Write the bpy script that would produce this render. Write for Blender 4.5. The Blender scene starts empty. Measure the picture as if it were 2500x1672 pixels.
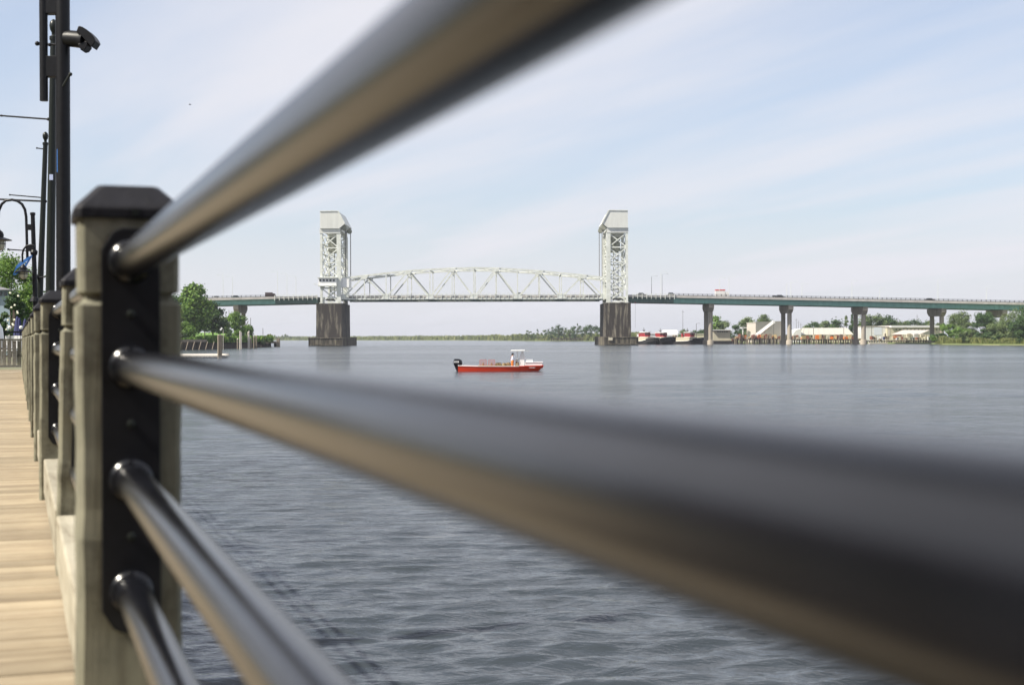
import bpy, bmesh, math, random
import numpy as np
from mathutils import Vector, Matrix, Euler
random.seed(7); RNG = np.random.default_rng(11)
R = math.radians
SC = bpy.context.scene
COL = SC.collection
# ------------------------------------------------------------------ camera, world, sun, exposure
F = 3472.0; CX, CY = 1250.0, 836.0            # a 50 mm lens on 36 mm film, measured on the 2500 x 1672 picture
EYE = 3.30                                    # eye above the river
cam = bpy.data.objects.new('camera', bpy.data.cameras.new('camera')); COL.objects.link(cam)
cam.data.sensor_width = 36.0; cam.data.lens = 50.0
cam.data.clip_start = 0.02; cam.data.clip_end = 30000
cam.location = (0, 0, EYE)
cam.rotation_euler = (Matrix.Rotation(R(90 - 0.185), 4, 'X') @ Matrix.Rotation(R(-0.15), 4, 'Z')).to_euler()
cam.data.dof.use_dof = True; cam.data.dof.focus_distance = 160.0; cam.data.dof.aperture_fstop = 5.2
SC.camera = cam
SUN_EL, SUN_AZ = 47.0, 204.0                  # azimuth of the sun, counter-clockwise from +X
sd = Vector((math.cos(R(SUN_AZ)) * math.cos(R(SUN_EL)), math.sin(R(SUN_AZ)) * math.cos(R(SUN_EL)), math.sin(R(SUN_EL))))
sun = bpy.data.objects.new('sun', bpy.data.lights.new('sun', 'SUN')); COL.objects.link(sun)
sun.data.energy = 4.8; sun.data.angle = R(0.6); sun.data.color = (1.0, 0.93, 0.80)
sun.rotation_euler = sd.to_track_quat('Z', 'Y').to_euler()
world = bpy.data.worlds.new('World'); SC.world = world; world.use_nodes = True
def build_world():
    nt = world.node_tree; N = nt.nodes; L = nt.links; N.clear()
    out = N.new('ShaderNodeOutputWorld'); bg = N.new('ShaderNodeBackground'); bg.inputs['Strength'].default_value = 0.073
    sky = N.new('ShaderNodeTexSky'); sky.sky_type = 'NISHITA'; sky.sun_disc = False
    sky.sun_elevation = R(SUN_EL); sky.sun_rotation = R(90 - SUN_AZ); sky.air_density = 1.0; sky.dust_density = 1.2; sky.ozone_density = 1.6
    tc = N.new('ShaderNodeTexCoord'); sep = N.new('ShaderNodeSeparateXYZ'); L.new(tc.outputs['Generated'], sep.inputs[0])
    def m(op, a, b=None, clamp=False):
        n = N.new('ShaderNodeMath'); n.operation = op; n.use_clamp = clamp
        for i, v in enumerate((a, b)):
            if v is None: continue
            if isinstance(v, (int, float)): n.inputs[i].default_value = v
            else: L.new(v, n.inputs[i])
        return n.outputs[0]
    z = m('MAXIMUM', sep.outputs['Z'], 0.0); zz = m('ADD', z, 0.10)
    px = m('DIVIDE', sep.outputs['X'], zz); py = m('DIVIDE', sep.outputs['Y'], zz)
    cmb = N.new('ShaderNodeCombineXYZ'); L.new(px, cmb.inputs[0]); L.new(py, cmb.inputs[1])
    m0 = N.new('ShaderNodeMapping'); m0.inputs['Rotation'].default_value = (0, 0, R(-122)); L.new(cmb.outputs[0], m0.inputs[0])
    mp = N.new('ShaderNodeMapping'); mp.inputs['Scale'].default_value = (0.20, 0.85, 1.0); mp.inputs['Location'].default_value = (2.4, -3.0, 0)
    L.new(m0.outputs[0], mp.inputs[0])
    def noise(scale, det, rough, dist):
        n = N.new('ShaderNodeTexNoise'); n.inputs['Scale'].default_value = scale; n.inputs['Detail'].default_value = det
        n.inputs['Roughness'].default_value = rough; n.inputs['Distortion'].default_value = dist; L.new(mp.outputs[0], n.inputs['Vector']); return n.outputs['Fac']
    a = noise(0.9, 5, 0.5, 0.35); b = noise(2.2, 5, 0.5, 0.5)
    c = m('ADD', m('MULTIPLY', a, 0.74), m('MULTIPLY', b, 0.26))
    mr = N.new('ShaderNodeMapRange'); mr.interpolation_type = 'SMOOTHSTEP'; L.new(c, mr.inputs['Value'])
    mr.inputs['From Min'].default_value = 0.36; mr.inputs['From Max'].default_value = 0.62; mr.inputs['To Min'].default_value = 0.42; mr.inputs['To Max'].default_value = 0.97
    low = N.new('ShaderNodeMapRange'); low.interpolation_type = 'SMOOTHSTEP'; L.new(z, low.inputs['Value'])
    low.inputs['From Min'].default_value = 0.0; low.inputs['From Max'].default_value = 0.19; low.inputs['To Min'].default_value = 0.93; low.inputs['To Max'].default_value = 0.0
    fac = m('MAXIMUM', mr.outputs[0], low.outputs[0], True)
    mix = N.new('ShaderNodeMixRGB'); L.new(fac, mix.inputs['Fac']); 
    tint = N.new('ShaderNodeMixRGB'); tint.blend_type = 'MULTIPLY'; tint.inputs['Fac'].default_value = 1.0; tint.inputs['Color2'].default_value = (1.02, 1.19, 1.34, 1)
    L.new(sky.outputs[0], tint.inputs['Color1']); L.new(tint.outputs[0], mix.inputs['Color1'])
    mix.inputs['Color2'].default_value = (7.0, 7.0, 7.5, 1)
    L.new(mix.outputs[0], bg.inputs['Color']); L.new(bg.outputs[0], out.inputs['Surface'])
build_world()
SC.render.engine = 'CYCLES'
SC.view_settings.view_transform = 'Standard'; SC.view_settings.look = 'None'; SC.view_settings.exposure = 0.72; SC.view_settings.gamma = 1.0
SC.view_settings.use_curve_mapping = False
CAMR = cam.rotation_euler.to_matrix()
def at(u, v, Y):
    "world point seen at picture position (u, v) at distance Y down the river"
    dvec = CAMR @ Vector(((u - CX) / F, -(v - CY) / F, -1.0))
    return Vector((0, 0, EYE)) + dvec * (Y / dvec.y)
def zat(u, v, Y): return at(u, v, Y).z
def xat(u, Y): return at(u, 825, Y).x

# ------------------------------------------------------------------ helpers
def lin(c):
    return tuple((x / 12.92 if x <= 0.04045 else ((x + 0.055) / 1.055) ** 2.4) for x in c)
def hexc(h): return lin(tuple(int(h[i:i + 2], 16) / 255 for i in (0, 2, 4)))
class MB:
    def __init__(s): s.v = []; s.f = []
    def add(s, vs, fs):
        o = len(s.v); s.v += [tuple(x) for x in vs]; s.f += [tuple(i + o for i in f) for f in fs]; return s
    def box(s, c, d, rz=0.0, M=None):
        x, y, z = d[0] / 2, d[1] / 2, d[2] / 2; c = Vector(c); q = M or Matrix.Rotation(rz, 3, 'Z')
        vs = [c + q @ Vector((a * x, b * y, e * z)) for a, b, e in ((-1,-1,-1),(1,-1,-1),(1,1,-1),(-1,1,-1),(-1,-1,1),(1,-1,1),(1,1,1),(-1,1,1))]
        return s.add(vs, [(3,2,1,0),(4,5,6,7),(0,1,5,4),(1,2,6,5),(2,3,7,6),(3,0,4,7)])
    def span(s, x0, x1, y0, y1, z0, z1): return s.box(((x0+x1)/2,(y0+y1)/2,(z0+z1)/2),(abs(x1-x0),abs(y1-y0),abs(z1-z0)))
    def beam(s, a, b, w, h=None):
        a, b = Vector(a), Vector(b); d = b - a; h = h or w; L = d.length
        q = d.to_track_quat('Y', 'Z').to_matrix()
        return s.box((a + b) / 2, (w, L, h), M=q)
    def tube(s, pts, r, n=10, cap=True):
        pts = [Vector(p) for p in pts]; rs = r if isinstance(r, (list, tuple)) else [r] * len(pts); vs = []; fs = []
        up = None
        for i, p in enumerate(pts):
            t = (pts[min(i + 1, len(pts) - 1)] - pts[max(i - 1, 0)]).normalized()
            if up is None: up = t.orthogonal().normalized()
            up = (up - t * up.dot(t)).normalized(); w = t.cross(up)
            for k in range(n):
                a = 2 * math.pi * k / n; vs.append(p + (up * math.cos(a) + w * math.sin(a)) * rs[i])
        for i in range(len(pts) - 1):
            for k in range(n): fs.append((i*n + k, i*n + (k+1) % n, (i+1)*n + (k+1) % n, (i+1)*n + k))
        if cap: fs.append(tuple(range(n))[::-1]); fs.append(tuple(range((len(pts)-1)*n, len(pts)*n)))
        return s.add(vs, fs)
    def lathe(s, c, prof, n=16):
        c = Vector(c); vs = []; fs = []
        for r, z in prof:
            for k in range(n):
                a = 2 * math.pi * k / n; vs.append(c + Vector((r * math.cos(a), r * math.sin(a), z)))
        for i in range(len(prof) - 1):
            for k in range(n): fs.append((i*n + k, i*n + (k+1) % n, (i+1)*n + (k+1) % n, (i+1)*n + k))
        fs.append(tuple(range(n))[::-1]); fs.append(tuple(range((len(prof)-1)*n, len(prof)*n)))
        return s.add(vs, fs)
    def prism(s, poly, vec):
        n = len(poly); v0 = [Vector(p) for p in poly]; v1 = [p + Vector(vec) for p in v0]
        return s.add(v0 + v1, [tuple(range(n))[::-1], tuple(range(n, 2*n))] + [(i, (i+1) % n, n + (i+1) % n, n + i) for i in range(n)])
    def loft(s, rings, cap=True):
        n = len(rings[0]); vs = [p for r in rings for p in r]; fs = []
        for i in range(len(rings) - 1):
            for k in range(n): fs.append((i*n + k, i*n + (k+1) % n, (i+1)*n + (k+1) % n, (i+1)*n + k))
        if cap: fs.append(tuple(range(n))[::-1]); fs.append(tuple(range((len(rings)-1)*n, len(rings)*n)))
        return s.add(vs, fs)
    def ball(s, c, r, n=10, m=7, sc=(1,1,1)):
        return s.lathe_s(c, r, n, m, sc)
    def lathe_s(s, c, r, n, m, sc):
        c = Vector(c); rings = []
        for i in range(1, m):
            a = math.pi * i / m - math.pi / 2
            rings.append([c + Vector((sc[0]*r*math.cos(a)*math.cos(2*math.pi*k/n), sc[1]*r*math.cos(a)*math.sin(2*math.pi*k/n), sc[2]*r*math.sin(a))) for k in range(n)])
        return s.loft(rings)
    def build(s, name, mat, parent=None, smooth=False, bevel=0.0, kind=None, label=None):
        o0 = ROOT(parent) if parent else Vector((0, 0, 0))
        me = bpy.data.meshes.new(name); me.from_pydata([(x[0]-o0.x, x[1]-o0.y, x[2]-o0.z) for x in s.v], [], s.f)
        bm = bmesh.new(); bm.from_mesh(me); bmesh.ops.recalc_face_normals(bm, faces=bm.faces); bm.to_mesh(me); bm.free()
        me.materials.append(mat); o = bpy.data.objects.new(name, me); COL.objects.link(o)
        if smooth:
            for p in me.polygons: p.use_smooth = True
            try: me.set_sharp_from_angle(angle=R(40))
            except Exception: pass
        if bevel:
            md = o.modifiers.new('edge', 'BEVEL'); md.width = bevel; md.segments = 2; md.limit_method = 'ANGLE'
        if parent: o.parent = parent
        if kind: o['kind'] = kind
        if label: o['label'] = label
        return o
def ROOT(o):
    while o.parent: o = o.parent
    return o.location.copy()
def thing(name, loc, label, cat, group=None):
    o = bpy.data.objects.new(name, None); COL.objects.link(o); o.location = loc; o.empty_display_size = 0.2
    return tag(o, label, cat, group)
def tag(o, label, cat, group=None):
    o['label'] = label; o['category'] = cat
    if group: o['group'] = group
    return o
def struct(o): o['kind'] = 'structure'; return o
def copy_tree(o, parent=None):
    c = o.copy(); COL.objects.link(c); c.parent = parent
    for ch in list(o.children): copy_tree(ch, c)
    return c
def fast_mesh(name, V, Q, mat, nper=4):
    me = bpy.data.meshes.new(name); V = np.ascontiguousarray(V, dtype=np.float32); Q = np.ascontiguousarray(Q, dtype=np.int32)
    me.vertices.add(len(V)); me.vertices.foreach_set('co', V.ravel())
    me.loops.add(Q.size); me.loops.foreach_set('vertex_index', Q.ravel())
    me.polygons.add(len(Q)); me.polygons.foreach_set('loop_start', np.arange(0, Q.size, nper, dtype=np.int32)); me.polygons.foreach_set('loop_total', np.full(len(Q), nper, dtype=np.int32))
    me.update(calc_edges=True); me.materials.append(mat); return me

# ------------------------------------------------------------------ materials
def newmat(name):
    m = bpy.data.materials.new(name); m.use_nodes = True; nt = m.node_tree
    return m, nt, nt.nodes, nt.links, nt.nodes['Principled BSDF']
def noise_n(N, L, vec, scale, det=4, rough=0.55, dist=0.0):
    n = N.new('ShaderNodeTexNoise'); n.inputs['Scale'].default_value = scale; n.inputs['Detail'].default_value = det
    n.inputs['Roughness'].default_value = rough; n.inputs['Distortion'].default_value = dist
    if vec is not None: L.new(vec, n.inputs['Vector'])
    return n.outputs['Fac']
def ramp_n(N, L, fac, stops):
    r = N.new('ShaderNodeValToRGB'); e = r.color_ramp.elements
    while len(e) < len(stops): e.new(0.5)
    for i, (p, c) in enumerate(stops): e[i].position = p; e[i].color = (*c, 1)
    L.new(fac, r.inputs['Fac']); return r.outputs['Color']
def mat(name, col, rough=0.6, var=0.18, scale=1.5, metal=0.0, bump=0.0, sc=(1, 1, 1), col2=None, cut=(0.35, 0.7), coat=0.0):
    m, nt, N, L, P = newmat(name)
    tc = N.new('ShaderNodeTexCoord'); mp = N.new('ShaderNodeMapping'); mp.inputs['Scale'].default_value = sc; L.new(tc.outputs['Object'], mp.inputs[0])
    f = noise_n(N, L, mp.outputs[0], scale, 6, 0.6, 0.2)
    c2 = col2 or tuple(x * (1 - var) for x in col); c1 = col if col2 else tuple(min(1, x * (1 + var * 0.5)) for x in col)
    L.new(ramp_n(N, L, f, [(cut[0], c1), (cut[1], c2)]), P.inputs['Base Color'])
    P.inputs['Roughness'].default_value = rough; P.inputs['Metallic'].default_value = metal
    if coat: P.inputs['Coat Weight'].default_value = coat
    if bump:
        b = N.new('ShaderNodeBump'); b.inputs['Strength'].default_value = bump; b.inputs['Distance'].default_value = 0.02; L.new(f, b.inputs['Height']); L.new(b.outputs[0], P.inputs['Normal'])
    return m
def wood(name, c1, c2, c3, axis, rough=0.75, bump=0.5, gs=14, rnd=0.25):
    "weathered timber, grain running along axis"
    m, nt, N, L, P = newmat(name)
    tc = N.new('ShaderNodeTexCoord'); oi = N.new('ShaderNodeObjectInfo')
    ad = N.new('ShaderNodeVectorMath'); ad.operation = 'ADD'; L.new(tc.outputs['Object'], ad.inputs[0])
    cm = N.new('ShaderNodeCombineXYZ'); mu = N.new('ShaderNodeMath'); mu.operation = 'MULTIPLY'; mu.inputs[1].default_value = 37.0
    L.new(oi.outputs['Random'], mu.inputs[0]); [L.new(mu.outputs[0], cm.inputs[i]) for i in range(3)]; L.new(cm.outputs[0], ad.inputs[1])
    mp = N.new('ShaderNodeMapping'); s = [1.0, 1.0, 1.0]; s[axis] = 0.07; mp.inputs['Scale'].default_value = s; L.new(ad.outputs[0], mp.inputs[0])
    g = noise_n(N, L, mp.outputs[0], gs * (1.6 if axis == 2 else 3), 7, 0.65, 0.6); b = noise_n(N, L, ad.outputs[0], 7.0 if axis == 2 else 3.2, 6, 0.7)
    colr = ramp_n(N, L, g, [(0.28, c3), (0.46, c2), (0.66, c1)])
    blot = ramp_n(N, L, b, [(0.36, (0.42, 0.40, 0.38) if axis == 2 else (0.80, 0.78, 0.76)), (0.50, (0.92, 0.92, 0.90)), (0.66, (1.15, 1.14, 1.10) if axis == 2 else (1.08, 1.07, 1.05))])
    mx = N.new('ShaderNodeMixRGB'); mx.blend_type = 'MULTIPLY'; mx.inputs['Fac'].default_value = 0.8; L.new(colr, mx.inputs['Color1']); L.new(blot, mx.inputs['Color2'])
    tone = N.new('ShaderNodeMapRange'); L.new(oi.outputs['Random'], tone.inputs['Value']); tone.inputs['To Min'].default_value = 1 - rnd; tone.inputs['To Max'].default_value = 1 + rnd * 0.5
    mv = N.new('ShaderNodeVectorMath'); mv.operation = 'SCALE'; L.new(mx.outputs[0], mv.inputs[0]); L.new(tone.outputs[0], mv.inputs['Scale'])
    L.new(mv.outputs[0], P.inputs['Base Color']); P.inputs['Roughness'].default_value = rough; P.inputs['Specular IOR Level'].default_value = 0.25
    bp = N.new('ShaderNodeBump'); bp.inputs['Strength'].default_value = bump; bp.inputs['Distance'].default_value = 0.004; L.new(g, bp.inputs['Height']); L.new(bp.outputs[0], P.inputs['Normal'])
    return m
def leafmat(name, c1, c2, c3):
    m, nt, N, L, P = newmat(name)
    ge = N.new('ShaderNodeNewGeometry'); tc = N.new('ShaderNodeTexCoord')
    n = noise_n(N, L, tc.outputs['Object'], 0.45, 4, 0.6)
    a = N.new('ShaderNodeMath'); a.operation = 'MULTIPLY_ADD'; a.inputs[1].default_value = 0.38; L.new(ge.outputs['Random Per Island'], a.inputs[0])
    b = N.new('ShaderNodeMath'); b.operation = 'MULTIPLY'; b.inputs[1].default_value = 0.62; L.new(n, b.inputs[0]); L.new(b.outputs[0], a.inputs[2])
    col = ramp_n(N, L, a.outputs[0], [(0.25, c1), (0.48, c2), (0.72, c3)])
    L.new(col, P.inputs['Base Color']); P.inputs['Roughness'].default_value = 0.6; P.inputs['Specular IOR Level'].default_value = 0.3
    tr = N.new('ShaderNodeBsdfTranslucent'); L.new(col, tr.inputs['Color']); ms = N.new('ShaderNodeMixShader'); ms.inputs[0].default_value = 0.3
    L.new(P.outputs[0], ms.inputs[1]); L.new(tr.outputs[0], ms.inputs[2]); L.new(ms.outputs[0], N['Material Output'].inputs['Surface'])
    return m
M = {}
M['deck'] = wood('deck_boards', (0.385, 0.325, 0.235), (0.33, 0.27, 0.19), (0.20, 0.155, 0.105), 0, 0.8, 0.6, 5, 0.22)
M['post'] = wood('post_timber', (0.27, 0.26, 0.20), (0.19, 0.185, 0.14), (0.07, 0.06, 0.042), 2, 0.85, 0.8, 7, 0.15)
M['curb'] = wood('curb_timber', (0.46, 0.43, 0.35), (0.36, 0.33, 0.26), (0.18, 0.15, 0.11), 1, 0.85, 0.8, 6, 0.15)
M['black'] = mat('black_enamel', (0.006, 0.0065, 0.009), 0.21, 0.5, 9)
M['blackmatt'] = mat('black_powder_coat', (0.009, 0.0095, 0.012), 0.42, 0.3, 20)
M['cap'] = mat('cap_plastic', (0.007, 0.007, 0.011), 0.6, 0.3, 25, bump=0.15)
M['polegrey'] = mat('pole_paint', (0.017, 0.021, 0.019), 0.34, 0.3, 4, sc=(1, 1, 0.1))
M['steel'] = mat('pale_bridge_steel', (0.70, 0.72, 0.69), 0.5, 0.25, 0.6, col2=(0.52, 0.54, 0.48))
M['house'] = mat('white_cladding', (0.63, 0.64, 0.61), 0.5, 0.10, 0.35, sc=(2, 2, 0.2))
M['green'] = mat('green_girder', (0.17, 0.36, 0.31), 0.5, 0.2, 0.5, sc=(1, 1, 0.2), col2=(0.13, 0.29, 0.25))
M['greend'] = mat('dark_and_shaded_green', (0.055, 0.115, 0.10), 0.5, 0.2, 0.5)  # shade put into the green of girders near towers; plain dark green elsewhere
M['parapet'] = mat('parapet_concrete', (0.42, 0.40, 0.38), 0.8, 0.2, 0.5)
M['asphalt'] = mat('asphalt', (0.055, 0.055, 0.06), 0.9, 0.2, 1)
M['pier'] = mat('stained_concrete', (0.030, 0.024, 0.020), 0.9, 0.3, 0.75, sc=(1, 1, 0.13), col2=(0.30, 0.27, 0.21), cut=(0.50, 0.76), bump=0.4)
M['fender'] = mat('fender_timber', (0.05, 0.042, 0.034), 0.9, 0.4, 2.2, sc=(1, 1, 0.05), col2=(0.27, 0.24, 0.17), cut=(0.45, 0.7))
M['concrete'] = mat('column_concrete', (0.33, 0.29, 0.24), 0.85, 0.3, 0.6, sc=(1, 1, 0.2), bump=0.2)
M['ctw'] = mat('counterweight_concrete', (0.26, 0.27, 0.22), 0.85, 0.3, 0.5, sc=(1,1,0.2))
M['glass'] = mat('dark_glass', (0.05, 0.06, 0.07), 0.1, 0.1, 1)
M['rope'] = mat('wire_rope', (0.10, 0.09, 0.09), 0.6, 0.2, 2)
M['leafA'] = leafmat('leaf_bright', (0.030, 0.075, 0.014), (0.10, 0.20, 0.030), (0.23, 0.34, 0.07))
M['leafB'] = leafmat('leaf_dark', (0.018, 0.042, 0.016), (0.045, 0.095, 0.030), (0.10, 0.165, 0.05))
M['leafC'] = leafmat('leaf_olive', (0.055, 0.095, 0.035), (0.12, 0.175, 0.065), (0.21, 0.26, 0.11))
M['reed'] = leafmat('reed_grass', (0.085, 0.115, 0.035), (0.17, 0.205, 0.065), (0.30, 0.30, 0.12))
M['bark'] = mat('bark', (0.09, 0.07, 0.055), 0.9, 0.4, 6, bump=0.4)
M['lawn'] = mat('lawn', (0.09, 0.19, 0.03), 0.9, 0.4, 0.3, col2=(0.15, 0.26, 0.05))
M['earth'] = mat('bank_soil', (0.17, 0.15, 0.10), 0.95, 0.4, 0.15, col2=(0.09, 0.12, 0.045))
M['marsh'] = mat('marsh_ground', (0.17, 0.20, 0.075), 0.95, 0.3, 0.01, col2=(0.12, 0.165, 0.06))
M['piling'] = mat('tarred_piling', (0.040, 0.032, 0.028), 0.85, 0.4, 3, sc=(1, 1, 0.15), col2=(0.14, 0.12, 0.09), cut=(0.5, 0.8))
M['pilelt'] = mat('weathered_piling', (0.24, 0.20, 0.15), 0.85, 0.4, 3, sc=(1, 1, 0.15), col2=(0.12, 0.09, 0.06), cut=(0.5, 0.8))
M['dock'] = mat('pale_dock_timber', (0.52, 0.48, 0.42), 0.8, 0.2, 3)
M['whitepaint'] = mat('white_gelcoat', (0.80, 0.80, 0.79), 0.3, 0.05, 2)
M['redhull'] = mat('red_hull_paint', (0.72, 0.055, 0.018), 0.35, 0.15, 1.2, sc=(0.3, 1, 1))
M['redhouse'] = mat('maroon_paint', (0.30, 0.028, 0.035), 0.5, 0.2, 2)
M['tughull'] = mat('black_hull_paint', (0.022, 0.02, 0.024), 0.6, 0.3, 2)
M['rubber'] = mat('rubber', (0.03, 0.03, 0.035), 0.8, 0.3, 4)
M['cream'] = mat('cream_siding', (0.50, 0.46, 0.35), 0.7, 0.12, 0.5)
M['greyside'] = mat('grey_metal_siding', (0.50, 0.45, 0.41), 0.6, 0.08, 0.8, sc=(3, 3, 0.05))
M['paleroof'] = mat('pale_metal_roof', (0.45, 0.435, 0.38), 0.55, 0.1, 0.5)
M['whiteside'] = mat('white_metal_siding', (0.60, 0.60, 0.60), 0.6, 0.06, 0.8, sc=(3, 3, 0.05))
M['door'] = mat('roller_door', (0.55, 0.58, 0.66), 0.6, 0.06, 1)
M['rust'] = mat('rusty_steel', (0.27, 0.10, 0.06), 0.85, 0.4, 1.2, col2=(0.16, 0.07, 0.05))
M['orange'] = mat('orange_oilskin', (0.72, 0.20, 0.035), 0.5, 0.15, 8)
M['shirt'] = mat('pale_blue_shirt', (0.52, 0.58, 0.72), 0.8, 0.1, 10)
M['skin'] = mat('skin', (0.42, 0.24, 0.16), 0.6, 0.1, 10)
M['capcloth'] = mat('dark_cap_cloth', (0.035, 0.04, 0.045), 0.8, 0.2, 10)
M['wicker'] = mat('bushel_basket', (0.50, 0.38, 0.20), 0.8, 0.3, 20, sc=(1, 1, 4))
M['net'] = mat('brown_netting', (0.20, 0.14, 0.075), 0.95, 0.5, 8, col2=(0.34, 0.25, 0.13))
M['trapwire'] = mat('red_coated_wire', (0.50, 0.16, 0.14), 0.6, 0.2, 5)
M['blue'] = mat('blue_cloth', (0.055, 0.22, 0.62), 0.6, 0.15, 6)
M['navy'] = mat('navy_canvas', (0.03, 0.035, 0.12), 0.8, 0.2, 6)
M['roofgrey'] = mat('grey_shingle', (0.16, 0.16, 0.17), 0.8, 0.2, 3)
M['bluewall'] = mat('pale_blue_siding', (0.24, 0.31, 0.36), 0.7, 0.08, 2)
M['milk'] = mat('frosted_lamp_glass', (0.62, 0.60, 0.45), 0.35, 0.1, 4)
M['blossom'] = mat('magnolia_blossom', (0.80, 0.78, 0.62), 0.6, 0.05, 4)
M['carA'] = mat('dark_car_paint', (0.05, 0.03, 0.03), 0.35, 0.1, 2)
M['carW'] = mat('white_car_paint', (0.72, 0.70, 0.68), 0.35, 0.05, 2)
M['carR'] = mat('red_stripe_paint', (0.55, 0.05, 0.04), 0.4, 0.05, 2)
M['sticker'] = mat('pale_sticker', (0.45, 0.52, 0.75), 0.5, 0.3, 60)
M['sand'] = mat('sandy_shore', (0.40, 0.33, 0.22), 0.95, 0.2, 0.2)

for k_ in ('cap', 'blackmatt', 'polegrey'): M[k_].node_tree.nodes['Principled BSDF'].inputs['Specular IOR Level'].default_value = 0.28
# ------------------------------------------------------------------ river
def water_material():
    m, nt, N, L, P = newmat('river_water')
    P.inputs['Base Color'].default_value = (0.030, 0.038, 0.045, 1); P.inputs['IOR'].default_value = 1.42; tc = N.new('ShaderNodeTexCoord'); at_ = N.new('ShaderNodeAttribute'); at_.attribute_name = 'smooth_loss'
    ro = N.new('ShaderNodeMapRange'); L.new(at_.outputs['Fac'], ro.inputs['Value']); ro.inputs['To Min'].default_value = 0.05; ro.inputs['To Max'].default_value = 0.14; L.new(ro.outputs[0], P.inputs['Roughness'])
    def mp(rot, s):
        q = N.new('ShaderNodeMapping'); q.inputs['Rotation'].default_value = (0, 0, R(rot)); q.inputs['Scale'].default_value = s; L.new(tc.outputs['Object'], q.inputs[0]); return q.outputs[0]
    fine = noise_n(N, L, mp(-12, (3.0, 7.0, 1)), 1.0, 4, 0.6, 0.3)
    mid = noise_n(N, L, mp(-8, (0.8, 1.7, 1)), 1.0, 5, 0.62, 0.4)
    patch = noise_n(N, L, mp(6, (0.006, 0.022, 1)), 1.0, 4, 0.6, 0.5)
    wake = noise_n(N, L, mp(10, (0.02, 0.09, 1)), 1.0, 3, 0.5, 0.3)
    pr = N.new('ShaderNodeMapRange'); L.new(patch, pr.inputs['Value']); pr.inputs['From Min'].default_value = 0.35; pr.inputs['From Max'].default_value = 0.65; pr.inputs['To Min'].default_value = 0.30; pr.inputs['To Max'].default_value = 1.45
    wr = N.new('ShaderNodeMapRange'); L.new(wake, wr.inputs['Value']); wr.inputs['From Min'].default_value = 0.35; wr.inputs['From Max'].default_value = 0.65; wr.inputs['To Min'].default_value = 0.75; wr.inputs['To Max'].default_value = 1.1
    st = N.new('ShaderNodeMath'); st.operation = 'MULTIPLY'; L.new(pr.outputs[0], st.inputs[0]); L.new(wr.outputs[0], st.inputs[1])
    b2 = N.new('ShaderNodeBump'); b2.inputs['Distance'].default_value = 0.30
    s2 = N.new('ShaderNodeMath'); s2.operation = 'MULTIPLY'; L.new(at_.outputs['Fac'], s2.inputs[0]); L.new(st.outputs[0], s2.inputs[1])
    L.new(s2.outputs[0], b2.inputs['Strength']); L.new(mid, b2.inputs['Height'])
    b1 = N.new('ShaderNodeBump'); b1.inputs['Distance'].default_value = 0.018; L.new(st.outputs[0], b1.inputs['Strength']); L.new(fine, b1.inputs['Height']); L.new(b2.outputs[0], b1.inputs['Normal'])
    L.new(b1.outputs[0], P.inputs['Normal'])
    return m
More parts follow.
